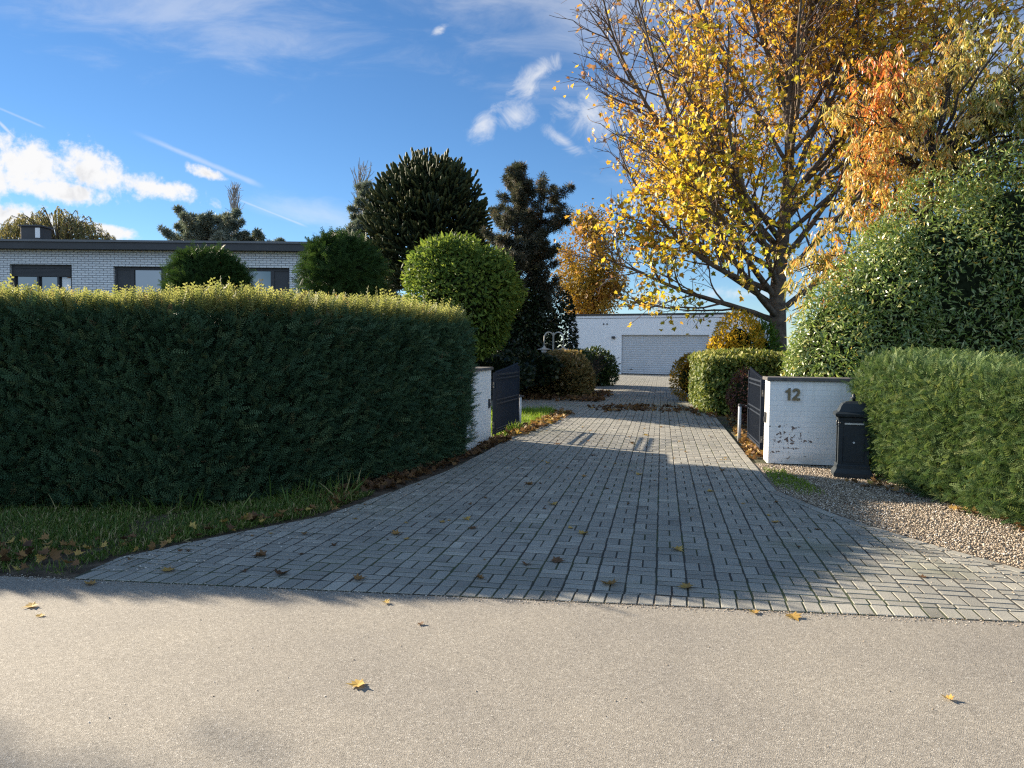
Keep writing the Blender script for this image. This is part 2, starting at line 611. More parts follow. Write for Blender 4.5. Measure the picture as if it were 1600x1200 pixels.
M['ever'] = foliage('evergreen_leaf', [(0, (0.060, 0.110, 0.022)), (0.5, (0.130, 0.190, 0.042)), (0.85, (0.26, 0.31, 0.09)), (0.96, (0.44, 0.44, 0.20)), (1, (0.55, 0.36, 0.04))], 0.34, 0.36, 0.6)
M['ball_dark'] = foliage('ball_tree_leaf', [(0, (0.020, 0.045, 0.012)), (0.6, (0.035, 0.070, 0.018)), (1, (0.05, 0.085, 0.022))], 0.2, 0.6, 0.12)
M['ball_light'] = foliage('light_ball_tree_leaf', [(0, (0.050, 0.090, 0.018)), (0.5, (0.105, 0.155, 0.03)), (1, (0.22, 0.27, 0.05))], 0.38, 0.6, 0.15)
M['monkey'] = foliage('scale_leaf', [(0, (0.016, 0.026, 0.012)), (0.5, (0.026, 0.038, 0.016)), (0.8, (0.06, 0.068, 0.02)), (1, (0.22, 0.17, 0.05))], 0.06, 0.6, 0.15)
M['pine'] = foliage('pine_needle', [(0, (0.030, 0.038, 0.025)), (0.5, (0.055, 0.062, 0.044)), (0.85, (0.11, 0.105, 0.075)), (1, (0.18, 0.13, 0.085))], 0.22, 0.6, 0.15)
M['ivy'] = foliage('ivy_leaf', [(0, (0.010, 0.018, 0.008)), (0.9, (0.02, 0.034, 0.012)), (1, (0.08, 0.09, 0.03))], 0.15, 0.4, 0.4)
M['blue'] = foliage('blue_needle', [(0, (0.08, 0.105, 0.085)), (0.6, (0.14, 0.17, 0.135)), (1, (0.22, 0.22, 0.16))], 0.2, 0.6, 0.25)
M['willow'] = foliage('willow_leaf', [(0, (0.10, 0.11, 0.04)), (0.6, (0.18, 0.16, 0.06)), (1, (0.26, 0.20, 0.09))], 0.35, 0.6, 0.25)
M['yellow'] = foliage('golden_leaf', [(0, (0.13, 0.11, 0.02)), (0.4, (0.26, 0.16, 0.022)), (0.8, (0.34, 0.175, 0.025)), (1, (0.28, 0.11, 0.03))], 0.30, 0.6, 0.15)
M['heather'] = foliage('brown_shrub_leaf', [(0, (0.12, 0.095, 0.038)), (0.5, (0.21, 0.16, 0.06)), (0.85, (0.32, 0.235, 0.10)), (1, (0.38, 0.27, 0.16))], 0.3, 0.6, 0.2)
M['green_shrub'] = foliage('green_shrub_leaf', [(0, (0.020, 0.040, 0.012)), (0.7, (0.045, 0.075, 0.02)), (1, (0.11, 0.13, 0.03))], 0.3, 0.45, 0.4)
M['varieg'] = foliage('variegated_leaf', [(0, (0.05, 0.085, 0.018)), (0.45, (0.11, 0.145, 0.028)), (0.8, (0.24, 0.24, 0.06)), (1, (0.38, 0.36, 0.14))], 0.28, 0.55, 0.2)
M['orange'] = foliage('orange_leaf', [(0, (0.15, 0.14, 0.03)), (0.5, (0.32, 0.20, 0.03)), (1, (0.50, 0.27, 0.03))], 0.4, 0.6, 0.15)
M['golden_bush'] = foliage('golden_bush_leaf', [(0, (0.30, 0.25, 0.03)), (0.5, (0.52, 0.36, 0.035)), (1, (0.66, 0.40, 0.04))], 0.42, 0.6, 0.15)
M['red_shrub'] = foliage('red_shrub_leaf', [(0, (0.035, 0.014, 0.014)), (0.6, (0.08, 0.028, 0.024)), (1, (0.17, 0.07, 0.045))], 0.3, 0.5, 0.3)
M['palm_green'] = foliage('bright_frond', [(0, (0.05, 0.11, 0.012)), (1, (0.12, 0.22, 0.03))], 0.35, 0.45, 0.35)
M['grass'] = foliage('grass_blade', [(0, (0.045, 0.085, 0.015)), (0.6, (0.085, 0.14, 0.022)), (0.8, (0.14, 0.18, 0.035)), (0.9, (0.30, 0.25, 0.11)), (1, (0.38, 0.31, 0.16))], 0.35, 0.5, 0.3)
M['lawn'] = foliage('lawn_blade', [(0, (0.10, 0.17, 0.015)), (0.7, (0.18, 0.27, 0.025)), (1, (0.27, 0.32, 0.06))], 0.4, 0.5, 0.25)
M['litter'] = foliage('fallen_leaf', [(0, (0.075, 0.040, 0.022)), (0.4, (0.16, 0.085, 0.038)), (0.7, (0.28, 0.16, 0.055)), (0.9, (0.40, 0.26, 0.07)), (1, (0.52, 0.36, 0.10))], 0.25, 0.65, 0.25)
M['pebble'] = foliage('pebble', [(0, (0.14, 0.11, 0.085)), (0.5, (0.30, 0.24, 0.17)), (0.85, (0.42, 0.35, 0.27)), (1, (0.60, 0.56, 0.50))], 0.0, 0.7, 0.3)
M['dark_metal'] = plain('anthracite_metal', (0.030, 0.032, 0.036), 0.45, 0.5, 0, 0.15, 6)
M['gate'] = plain('gate_paint', (0.010, 0.016, 0.028), 0.6, 0.15, 0, 0.2, 10)
M['postbox'] = plain('cast_iron_paint', (0.014, 0.020, 0.025), 0.5, 0.30, 0, 0.25, 14, 0.15)
M['galv'] = plain('galvanised_post', (0.50, 0.50, 0.50), 0.5, 0.5, 0, 0.15, 12)
M['bronze'] = plain('bronze_digit', (0.16, 0.13, 0.08), 0.45, 0.5, 0.6, 0.2, 20)
M['cap'] = plain('slate_coping', (0.085, 0.080, 0.078), 0.8, 0.3, 0, 0.4, 7, 0.3)
M['roof'] = plain('roof_edge', (0.050, 0.050, 0.053), 0.6, 0.4, 0, 0.15, 2)
M['roof_rim'] = plain('roof_rim', (0.13, 0.13, 0.135), 0.5, 0.4, 0, 0.1, 2)
M['shutter'] = plain('shutter', (0.045, 0.046, 0.05), 0.6, 0.4, 0, 0.15, 3)
M['door'] = plain('roller_slat', (0.50, 0.52, 0.55), 0.55, 0.4, 0, 0.05, 1.5)
M['lamp_metal'] = plain('lamp_metal', (0.42, 0.41, 0.38), 0.5, 0.5, 0.2, 0.2, 10)
M['soil'] = plain('soil', (0.085, 0.066, 0.048), 0.95, 0.1, 0, 0.5, 9, 0.8)
M['white'] = plain('white_plastic', (0.75, 0.75, 0.75), 0.4, 0.5, 0, 0.05, 5)
M['house_brick'] = brick_mat('house_brick', (0.70, 0.70, 0.70), (0.62, 0.62, 0.62), (0.17, 0.17, 0.18), 0.24, 0.074, 0.009, 0.5)
M['garage_brick'] = brick_mat('garage_brick', (0.86, 0.86, 0.88), (0.84, 0.84, 0.86), (0.81, 0.81, 0.83), 0.30, 0.10, 0.008, 0.0)
M['wall_brick'] = brick_mat('painted_brick', (0.74, 0.74, 0.73), (0.71, 0.71, 0.70), (0.66, 0.66, 0.66), 0.215, 0.073, 0.005, 0.28, True, 0.8)


def glass_mat():
    m, t, b, out = mat_new('window_glass')
    b.inputs['Base Color'].default_value = (0.03, 0.035, 0.04, 1)
    b.inputs['Roughness'].default_value = 0.03
    b.inputs['Specular IOR Level'].default_value = 1.0
    b.inputs['Coat Weight'].default_value = 1.0
    b.inputs['Coat IOR'].default_value = 2.2
    b.inputs['Coat Roughness'].default_value = 0.02
    return m


M['glass'] = glass_mat()


def asphalt_mat():
    m, t, b, out = mat_new('asphalt')
    o = t.obj()
    v = t.new('ShaderNodeTexVoronoi')
    v.inputs['Scale'].default_value = 190.0
    t.l.new(o, v.inputs['Vector'])
    sp = t.new('ShaderNodeSeparateColor')
    t.l.new(v.outputs['Color'], sp.inputs[0])
    chip = t.ramp(sp.outputs[0], [(0, (0.13, 0.118, 0.10)), (0.2, (0.205, 0.185, 0.157)), (0.6, (0.245, 0.222, 0.187)), (0.9, (0.29, 0.262, 0.222)), (1, (0.42, 0.395, 0.35))])
    n = t.noise(o, 0.9, 5, 0.6)
    c = t.mix(1.0, chip, t.ramp(n, [(0.3, (0.86, 0.86, 0.87)), (0.7, (1.10, 1.09, 1.06))]), 'MULTIPLY')
    n3 = t.noise(o, 28, 4, 0.7)
    c = t.mix(1.0, c, t.ramp(n3, [(0.3, (0.88, 0.88, 0.88)), (0.7, (1.10, 1.10, 1.10))]), 'MULTIPLY')
    # faint wheel tracks along the road and old stains
    st = t.noise(o, 2.3, 3, 0.5, 0.6)
    c = t.mix(t.math('MULTIPLY', t.sstep(st, 0.66, 0.78), 0.22), c, (0.13, 0.115, 0.085))
    t.put(b.inputs['Base Color'], c)
    b.inputs['Roughness'].default_value = 0.85
    b.inputs['Specular IOR Level'].default_value = 0.3
    h = t.math('ADD', t.math('MULTIPLY', v.outputs['Distance'], 0.9), t.math('MULTIPLY', n3, 0.7))
    t.put(b.inputs['Normal'], t.bump(h, 0.40, 0.005))
    return m


M['asphalt'] = asphalt_mat()


def paver_mat():
    m, t, b, out = mat_new('concrete_paver')
    o = t.obj()
    c = t.ramp(t.attr('tint'), [(0, (0.205, 0.196, 0.176)), (0.5, (0.260, 0.249, 0.222)), (0.9, (0.31, 0.296, 0.262)), (1, (0.345, 0.33, 0.29))])
    n = t.noise(o, 1.1, 5, 0.6)
    c = t.mix(1.0, c, t.ramp(n, [(0.3, (0.82, 0.83, 0.82)), (0.7, (1.12, 1.11, 1.08))]), 'MULTIPLY')
    f = t.noise(o, 90, 4, 0.7)
    c = t.mix(1.0, c, t.ramp(f, [(0.3, (0.78, 0.78, 0.78)), (0.7, (1.2, 1.2, 1.2))]), 'MULTIPLY')
    ms = t.noise(o, 0.55, 4, 0.65, 0.4)
    c = t.mix(t.math('MULTIPLY', t.sstep(ms, 0.55, 0.72), 0.45), c, (0.10, 0.115, 0.055))
    lich = t.noise(o, 13, 3, 0.6)
    c = t.mix(t.math('MULTIPLY', t.sstep(lich, 0.70, 0.76), 0.5), c, (0.33, 0.33, 0.31))
    # sand and dirt held in the chamfers along the joints
    sz = t.new('ShaderNodeSeparateXYZ')
    t.l.new(o, sz.inputs[0])
    c = t.mix(t.math('MULTIPLY', t.math('SUBTRACT', 1.0, t.sstep(sz.outputs[2], -0.0042, -0.0006)), 0.75), c, (0.045, 0.042, 0.034))
    t.put(b.inputs['Base Color'], c)
    b.inputs['Roughness'].default_value = 0.85
    b.inputs['Specular IOR Level'].default_value = 0.25
    t.put(b.inputs['Normal'], t.bump(t.math('ADD', f, t.noise(o, 12, 3)), 0.45, 0.006))
    return m


def joint_mat():
    m, t, b, out = mat_new('joint_sand')
    o = t.obj()
    ms = t.noise(o, 0.7, 4, 0.65, 0.4)
    c = t.mix(t.sstep(ms, 0.42, 0.62), (0.030, 0.027, 0.022), (0.040, 0.055, 0.016))
    t.put(b.inputs['Base Color'], c)
    b.inputs['Roughness'].default_value = 1.0
    return m


M['paver'] = paver_mat()
M['joint'] = joint_mat()


def earth_mat():
    m, t, b, out = mat_new('garden_earth')
    o = t.obj()
    n = t.noise(o, 0.6, 6, 0.65)
    n2 = t.noise(o, 22, 5, 0.7)
    c = t.mix(t.sstep(n, 0.4, 0.6), (0.050, 0.038, 0.025), (0.055, 0.062, 0.022))
    c = t.mix(1.0, c, t.ramp(n2, [(0.3, (0.55, 0.55, 0.55)), (0.7, (1.4, 1.4, 1.4))]), 'MULTIPLY')
    t.put(b.inputs['Base Color'], c)
    b.inputs['Roughness'].default_value = 0.95
    t.put(b.inputs['Normal'], t.bump(n2, 0.7, 0.03))
    return m


M['earth'] = earth_mat()


def gravel_base_mat():
    m, t, b, out = mat_new('gravel_bed')
    o = t.obj()
    v = t.new('ShaderNodeTexVoronoi')
    v.inputs['Scale'].default_value = 70.0
    t.l.new(o, v.inputs['Vector'])
    sp = t.new('ShaderNodeSeparateColor')
    t.l.new(v.outputs['Color'], sp.inputs[0])
    c = t.ramp(sp.outputs[0], [(0, (0.08, 0.06, 0.045)), (0.5, (0.18, 0.14, 0.10)), (1, (0.34, 0.28, 0.21))])
    t.put(b.inputs['Base Color'], c)
    b.inputs['Roughness'].default_value = 0.95
    t.put(b.inputs['Normal'], t.bump(v.outputs['Distance'], 0.9, 0.01))
    return m


M['gravel_bed'] = gravel_base_mat()


# ------------------------------------------------------------------ ground, road, drive
def sheet(name, poly, z, mat, label=None, kind='structure'):
    b = MB()
    b.add([(x, y, z) for x, y in poly], [tuple(range(len(poly)))])
    o = b.build(name, mat)
    return tag(o, label, None, None, kind)


RD = np.array([6.37, -0.69]) / math.hypot(6.37, 0.69)      # road edge direction
RP = np.array([-2.86, 5.01])                                # a point on the road edge


def road_y(x):
    return RP[1] + (x - RP[0]) * RD[1] / RD[0]


g = sheet('ground', [(-3000, -3000), (3000, -3000), (3000, 3000), (-3000, 3000)], -0.035, M['earth'], 'brown garden earth under hedges and shrubs')
sheet('road', [(-60, road_y(-60)), (-60, road_y(-60) - 7.5), (60, road_y(60) - 7.5), (60, road_y(60))], -0.004, M['asphalt'], 'pale worn asphalt road across the foreground')

LEFT = [(-2.92, 5.02), (-2.86, 5.55), (-2.55, 5.98), (-2.24, 6.38), (-1.72, 7.0), (-1.28, 8.25), (-0.82, 9.65), (-0.42, 11.4), (0.0, 13.6), (0.5, 16.0), (1.18, 19.6)]
RIGHT = [(4.35, 4.25), (4.10, 4.72), (3.72, 5.42), (3.42, 6.20), (3.12, 7.20), (2.97, 8.50), (3.40, 10.80), (4.53, 16.6), (6.3, 25.7), (10.6, 47.0)]


def interp(tab, y):
    ys = [p[1] for p in tab]
    xs = [p[0] for p in tab]
    return np.interp(y, ys, xs)


def drive_left(y):
    y = np.asarray(y, float)
    base = interp(LEFT, y)
    bed = 1.35 + (y - 23.6) * 0.168                # drive edge past the side path
    bed = np.where(y > 36, 3.43 + (y - 36) * 0.28, bed)
    path = np.full_like(y, -5.5)
    return np.where(y <= 19.6, base, np.where(y < 23.6 - 0, np.maximum(path, base * 0 + (-5.5)), bed))


def drive_right(y):
    return interp(RIGHT, y)


# joint bed under the pavers
outline = [(-2.92, 5.02)] + LEFT[1:] + [(-5.5, 21.6), (-5.5, 24.4), (1.35, 23.6), (3.4, 36), (4.5, 40), (6.5, 49.2), (12.2, 46.4), (10.6, 46.2)] + RIGHT[::-1][1:]
sheet('driveway_bed', outline, -0.0036, M['joint'], 'dark sandy joints between the grey pavers')
verge_poly = [(-40, road_y(-40) + 0.01), (-2.90, 5.02), (-2.85, 5.55), (-2.54, 5.98), (-2.23, 6.38), (-1.71, 7.0), (-1.27, 8.25), (-0.82, 9.65), (-0.42, 11.4), (-3, 12), (-40, 12)]
sheet('verge', verge_poly, -0.020, M['soil'], 'dark soil strip between the left hedge and the road')
gravel_poly = [(4.40, 4.22), (4.10, 4.72), (3.72, 5.42), (3.42, 6.20), (3.12, 7.20), (2.97, 8.50), (3.38, 10.70), (5.6, 10.4), (5.4, 4.12)]
sheet('gravel_bed', gravel_poly, -0.018, M['gravel_bed'], 'beige gravel bed between the paving and right hedge')


def clip_half(poly, p, n):
    out = []
    for i in range(len(poly)):
        a, b = poly[i], poly[(i + 1) % len(poly)]
        da = (a[0] - p[0]) * n[0] + (a[1] - p[1]) * n[1]
        db = (b[0] - p[0]) * n[0] + (b[1] - p[1]) * n[1]
        if da >= 0:
            out.append(a)
        if (da >= 0) != (db >= 0):
            t = da / (da - db)
            out.append((a[0] + (b[0] - a[0]) * t, a[1] + (b[1] - a[1]) * t))
    return out


def build_pavers():
    V, F, T = [], [], []
    r = random.Random(5)
    O = np.array([2.97, 8.50])
    d2 = dv[:2]
    p2 = dp[:2]
    rn = np.array([-RD[1], RD[0]])                  # road normal, pointing to the house
    head_p = RP + rn * 0.205                         # behind the header course

    def brick(poly, tint):
        if len(poly) < 3:
            return
        ar = 0.5 * abs(sum(poly[i][0] * poly[(i + 1) % len(poly)][1] - poly[(i + 1) % len(poly)][0] * poly[i][1] for i in range(len(poly))))
        if ar < 0.0012:
            return
        c = np.mean(poly, 0)
        dz = r.gauss(0, 0.0007)
        tx, ty = r.gauss(0, 0.006), r.gauss(0, 0.006)
        n = len(poly)
        b = len(V)
        for q in poly:
            V.append((q[0], q[1], -0.0125))
        for q in poly:
            s = 0.0035 / 0.07
            V.append((q[0] + (c[0] - q[0]) * s * 0.4, q[1] + (c[1] - q[1]) * s * 0.4, -0.004 + dz + (q[0] - c[0]) * tx + (q[1] - c[1]) * ty))
        for q in poly:
            s = 0.10
            V.append((q[0] + (c[0] - q[0]) * s, q[1] + (c[1] - q[1]) * s, 0.0 + dz + (q[0] - c[0]) * tx + (q[1] - c[1]) * ty))
        for k in range(2):
            for i in range(n):
                j = (i + 1) % n
                F.append((b + k * n + i, b + k * n + j, b + (k + 1) * n + j, b + (k + 1) * n + i))
        F.append(tuple(b + 2 * n + i for i in range(n)))
        T.extend([tint] * (3 * n))

    segs = []
    for tab, side in ((LEFT, 1), (RIGHT, -1)):
        for a, b in zip(tab[:-1], tab[1:]):
            a, b = np.array(a), np.array(b)
            t = (b - a) / np.linalg.norm(b - a)
            nrm = np.array([t[1], -t[0]]) * side       # points into the drive
            segs.append((min(a[1], b[1]), max(a[1], b[1]), a + nrm * (0.115 if side < 0 and a[1] < 25 else 0.01), nrm, side))

    G = 0.0036
    GV = 0.0062
    cells_u = range(-45, 45)
    for iv in range(-26, 205):
        for iu in cells_u:
            u0, v0 = iu * 0.2, iv * 0.2
            cxy = O + p2 * (u0 + 0.1 - 0.1) + d2 * (v0 + 0.1)
            y = cxy[1]
            if y > 48.5 or y < 3.6:
                continue
            xl, xr = float(drive_left(y)), float(drive_right(y))
            if cxy[0] < xl - 0.25 or cxy[0] > xr + 0.25:
                continue
            if y > 46 and cxy[1] > 46.6 + (11.9 - cxy[0]) * 0.52 - 0.1:
                continue
            if (iu + iv) % 2 == 0:
                rects = [(u0, u0 + 0.1, v0, v0 + 0.2), (u0 + 0.1, u0 + 0.2, v0, v0 + 0.2)]
            else:
                rects = [(u0, u0 + 0.2, v0, v0 + 0.1), (u0, u0 + 0.2, v0 + 0.1, v0 + 0.2)]
            for (ua, ub, va, vb) in rects:
                j = r.gauss(0, 0.0012)
                poly = []
                for uu, vv in ((ua + G + j, va + GV), (ub - G + j, va + GV), (ub - G + j, vb - GV), (ua + G + j, vb - GV)):
                    q = O + p2 * (uu - 0.1) + d2 * vv
                    poly.append((q[0], q[1]))
                if poly[0][1] < 7:
                    poly = clip_half(poly, head_p, rn)
                if len(poly) >= 3:
                    cy = np.mean(poly, 0)
                    for (y0, y1, pp, nn, side) in segs:
                        if y0 - 0.02 <= cy[1] <= y1 + 0.02 and not (19.6 < cy[1] < 23.7 and side > 0):
                            poly = clip_half(poly, pp, nn)
                            if len(poly) < 3:
                                break
                brick(poly, min(1, max(0, r.gauss(0.5, 0.21))))
    # header course along the road
    L0, L1 = -0.04, 7.35
    s = L0
    while s < L1:
        a = RP + RD * (s + G)
        b = RP + RD * (s + 0.1 - G)
        dd = d2 * 0.2 * 0.0 + rn * 0.2
        sk = RD * 0.02
        poly = [tuple(a + rn * 0.016), tuple(b + rn * 0.016), tuple(b + dd + sk), tuple(a + dd + sk)]
        brick(poly, min(1, max(0, r.gauss(0.62, 0.2))))
        s += 0.1
    # edging row along the right side
    pts = [np.array(p) for p in RIGHT if p[1] < 26]
    for a, b in zip(pts[:-1], pts[1:]):
        L = np.linalg.norm(b - a)
        t = (b - a) / L
        nrm = np.array([-t[1], t[0]])
        k = max(1, int(round(L / 0.205)))
        for i in range(k):
            p0 = a + t * (L * i / k + G)
            p1 = a + t * (L * (i + 1) / k - G)
            poly = [tuple(p0 + nrm * 0.004), tuple(p1 + nrm * 0.004), tuple(p1 + nrm * 0.105), tuple(p0 + nrm * 0.105)]
            if p0[1] < 6:
                poly = clip_half(poly, head_p, rn)
            if len(poly) > 2:
                brick(poly, min(1, max(0, r.gauss(0.6, 0.2))))
    me = bpy.data.meshes.new('driveway')
    me.from_pydata(V, [], F)
    at = me.attributes.new('tint', 'FLOAT', 'POINT')
    at.data.foreach_set('value', np.array(T, np.float32))
    me.materials.append(M['paver'])
    o = bpy.data.objects.new('driveway', me)
    col.objects.link(o)
    tag(o, 'grey block paved driveway running back to the garage', None, None, 'structure')


build_pavers()


# ------------------------------------------------------------------ hedges
def lump(P, seed=0, scale=1.0, amp=1.0):
    r = np.random.default_rng(seed)
    out = np.zeros(len(P))
    for i in range(9):
        k = r.normal(size=3) * scale * (0.6 + 0.35 * i)
        out += np.cos(P @ k + r.random() * 6.28) / (1 + 0.45 * i)
    return amp * out / 3.0


def path_pts(path, s):
    path = np.array(path, float)
    seg = np.linalg.norm(np.diff(path, axis=0), axis=1)
    cs = np.concatenate([[0], np.cumsum(seg)])
    x = np.interp(s, cs, path[:, 0])
    y = np.interp(s, cs, path[:, 1])
    k = np.clip(np.searchsorted(cs, s, side='right') - 1, 0, len(seg) - 1)
    t = np.diff(path, axis=0)[k] / seg[k][:, None]
    return np.stack([x, y], 1), t, cs[-1]


def hedge_faces(path, out_side, h, n, batter=0.0, round_top=0.18, z0=0.02, lean=None):
    """random points on the vertical face above a path; out_side=+1: outward = right of travel"""
    _, _, L = path_pts(path, np.array([0.0]))
    s = rng.random(n) * L
    z = z0 + rng.random(n) * (h - z0)
    p, t, _ = path_pts(path, s)
    o = np.stack([t[:, 1], -t[:, 0]], 1) * out_side
    rt = np.clip((z - (h - round_top)) / round_top, 0, 1)
    off = batter * z - round_top * 0.45 * rt ** 2
    if lean is not None:
        off = off + lean(p[:, 0]) * z
    P = np.concatenate([p + o * off[:, None], z[:, None]], 1)
    Nn = np.concatenate([o, (0.15 + 0.9 * rt ** 2)[:, None]], 1)
    return P, unit(Nn)


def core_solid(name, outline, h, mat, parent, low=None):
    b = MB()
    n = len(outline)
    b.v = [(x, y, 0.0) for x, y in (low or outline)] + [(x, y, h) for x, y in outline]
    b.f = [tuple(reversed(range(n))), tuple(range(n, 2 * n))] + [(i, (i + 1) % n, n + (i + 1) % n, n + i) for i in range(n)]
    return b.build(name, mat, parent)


def left_hedge():
    t = thing('yew_hedge', 'tall dark clipped yew hedge in shade left of the drive', 'hedge', (-3, 8, 0))
    base = np.array([-3, 8, 0.0])
    H = 1.89
    path = [(-12, 7.85), (-4.7, 7.70), (-3.05, 7.75), (-2.06, 8.30), (-1.32, 9.35), (-0.78, 10.75), (-0.73, 11.75)]
    lean = lambda x: -0.31 * np.clip((-x - 1.6) / 1.2, 0, 1)
    foot = [(x, y - 0.60 * float(np.clip((-x - 1.6) / 1.2, 0, 1))) for x, y in path]
    back = [(-1.95, 11.75), (-2.0, 11.0), (-2.5, 10.1), (-3.3, 9.25), (-4.8, 8.95), (-12, 9.1)]
    P1, N1 = hedge_faces(foot, 1, H, 60000, 0.03, lean=lean)
    endp = [(-0.73, 11.75), (-1.95, 11.75)]
    P2, N2 = hedge_faces(endp, 1, H, 2500)
    P5, N5 = hedge_faces(back, 1, H, 9000)
    # top
    nt = 12000
    s = rng.random(nt)
    pf, _, Lf = path_pts(path, s * path_pts(path, np.array([0.0]))[2])
    pb, _, Lb = path_pts(back[::-1], s * path_pts(back[::-1], np.array([0.0]))[2])
    q = rng.random(nt)[:, None]
    P3 = np.concatenate([pf * (1 - q) + pb * q, np.full((nt, 1), H)], 1)
    N3 = np.tile([0, 0, 1.0], (nt, 1))
    P = np.concatenate([P1, P2, P3, P5])
    Nn = np.concatenate([N1, N2, N3, N5])
    P = P + Nn * (lump(P, 3, 2.0, 0.05) - rng.random(len(P)) ** 1.2 * 0.21 + 0.03 + lump(P, 13, 8.0, 0.035))[:, None]
    D = Nn * 0.62 + rand_dirs(len(P)) * 0.62 + np.array([0.1, 0, 0.42])
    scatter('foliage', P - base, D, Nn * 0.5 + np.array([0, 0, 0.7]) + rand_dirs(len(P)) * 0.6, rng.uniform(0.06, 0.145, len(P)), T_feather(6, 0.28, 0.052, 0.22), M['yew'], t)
    # unclipped shoots along the top
    ns = 9000
    s = rng.random(ns)
    pf, _, _ = path_pts(path, s * path_pts(path, np.array([0.0]))[2])
    pb, _, _ = path_pts(back[::-1], s * path_pts(back[::-1], np.array([0.0]))[2])
    q = (rng.random(ns) ** 1.7)[:, None] * 0.95 + 0.03
    P4 = np.concatenate([pf * (1 - q) + pb * q, np.full((ns, 1), H - 0.03)], 1)
    dens = lump(P4, 9, 3.0, 1.0)
    hgt = np.clip(rng.uniform(0.14, 0.31, ns) + 0.06 * dens, 0.10, 0.42)
    tall = rng.random(ns) < 0.03
    hgt[tall] *= 1.35
    D = np.tile([0.1, -0.12, 1.0], (ns, 1)) + rng.normal(size=(ns, 3)) * 0.30
    Dn = np.concatenate([D, D + rng.normal(size=(ns, 3)) * 0.35])
    Sn = np.concatenate([hgt, hgt * 0.55])
    Pn = np.concatenate([P4, P4 + unit(D) * (hgt * 0.3)[:, None]])
    scatter('new_shoots', Pn - base, Dn, rand_dirs(len(Pn)), Sn, SHOOT, M['yew_new'], t, rng.random(len(Pn)))
    # long side shoots against the white wall
    nsd = 150
    pe = np.stack([rng.uniform(-0.85, -0.72, nsd), rng.uniform(10.7, 11.75, nsd), rng.uniform(0.12, 1.25, nsd)], 1)
    dd = np.tile([0.75, 0.1, 0.45], (nsd, 1)) + rng.normal(size=(nsd, 3)) * 0.2
    pp, d3, s3 = [], [], []
    for k in range(4):
        pp.append(pe + unit(dd) * (k * 0.055))
        d3.append(dd)
        s3.append(np.full(nsd, 0.115))
    scatter('side_shoots', np.concatenate(pp) - base, np.concatenate(d3), rand_dirs(nsd * 4), np.concatenate(s3), FEATHER, M['yew'], t)
    ins = [(-12, 8.07), (-4.7, 7.92), (-3.12, 7.97), (-2.27, 8.46), (-1.58, 9.43), (-1.07, 10.8), (-1.0, 11.55), (-1.78, 11.55), (-1.82, 11.05), (-2.33, 10.2), (-3.2, 9.4), (-4.75, 8.75), (-12, 8.9)]
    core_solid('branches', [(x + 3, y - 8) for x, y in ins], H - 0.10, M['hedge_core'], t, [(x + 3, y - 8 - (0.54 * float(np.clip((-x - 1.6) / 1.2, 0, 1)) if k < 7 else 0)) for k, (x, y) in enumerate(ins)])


left_hedge()


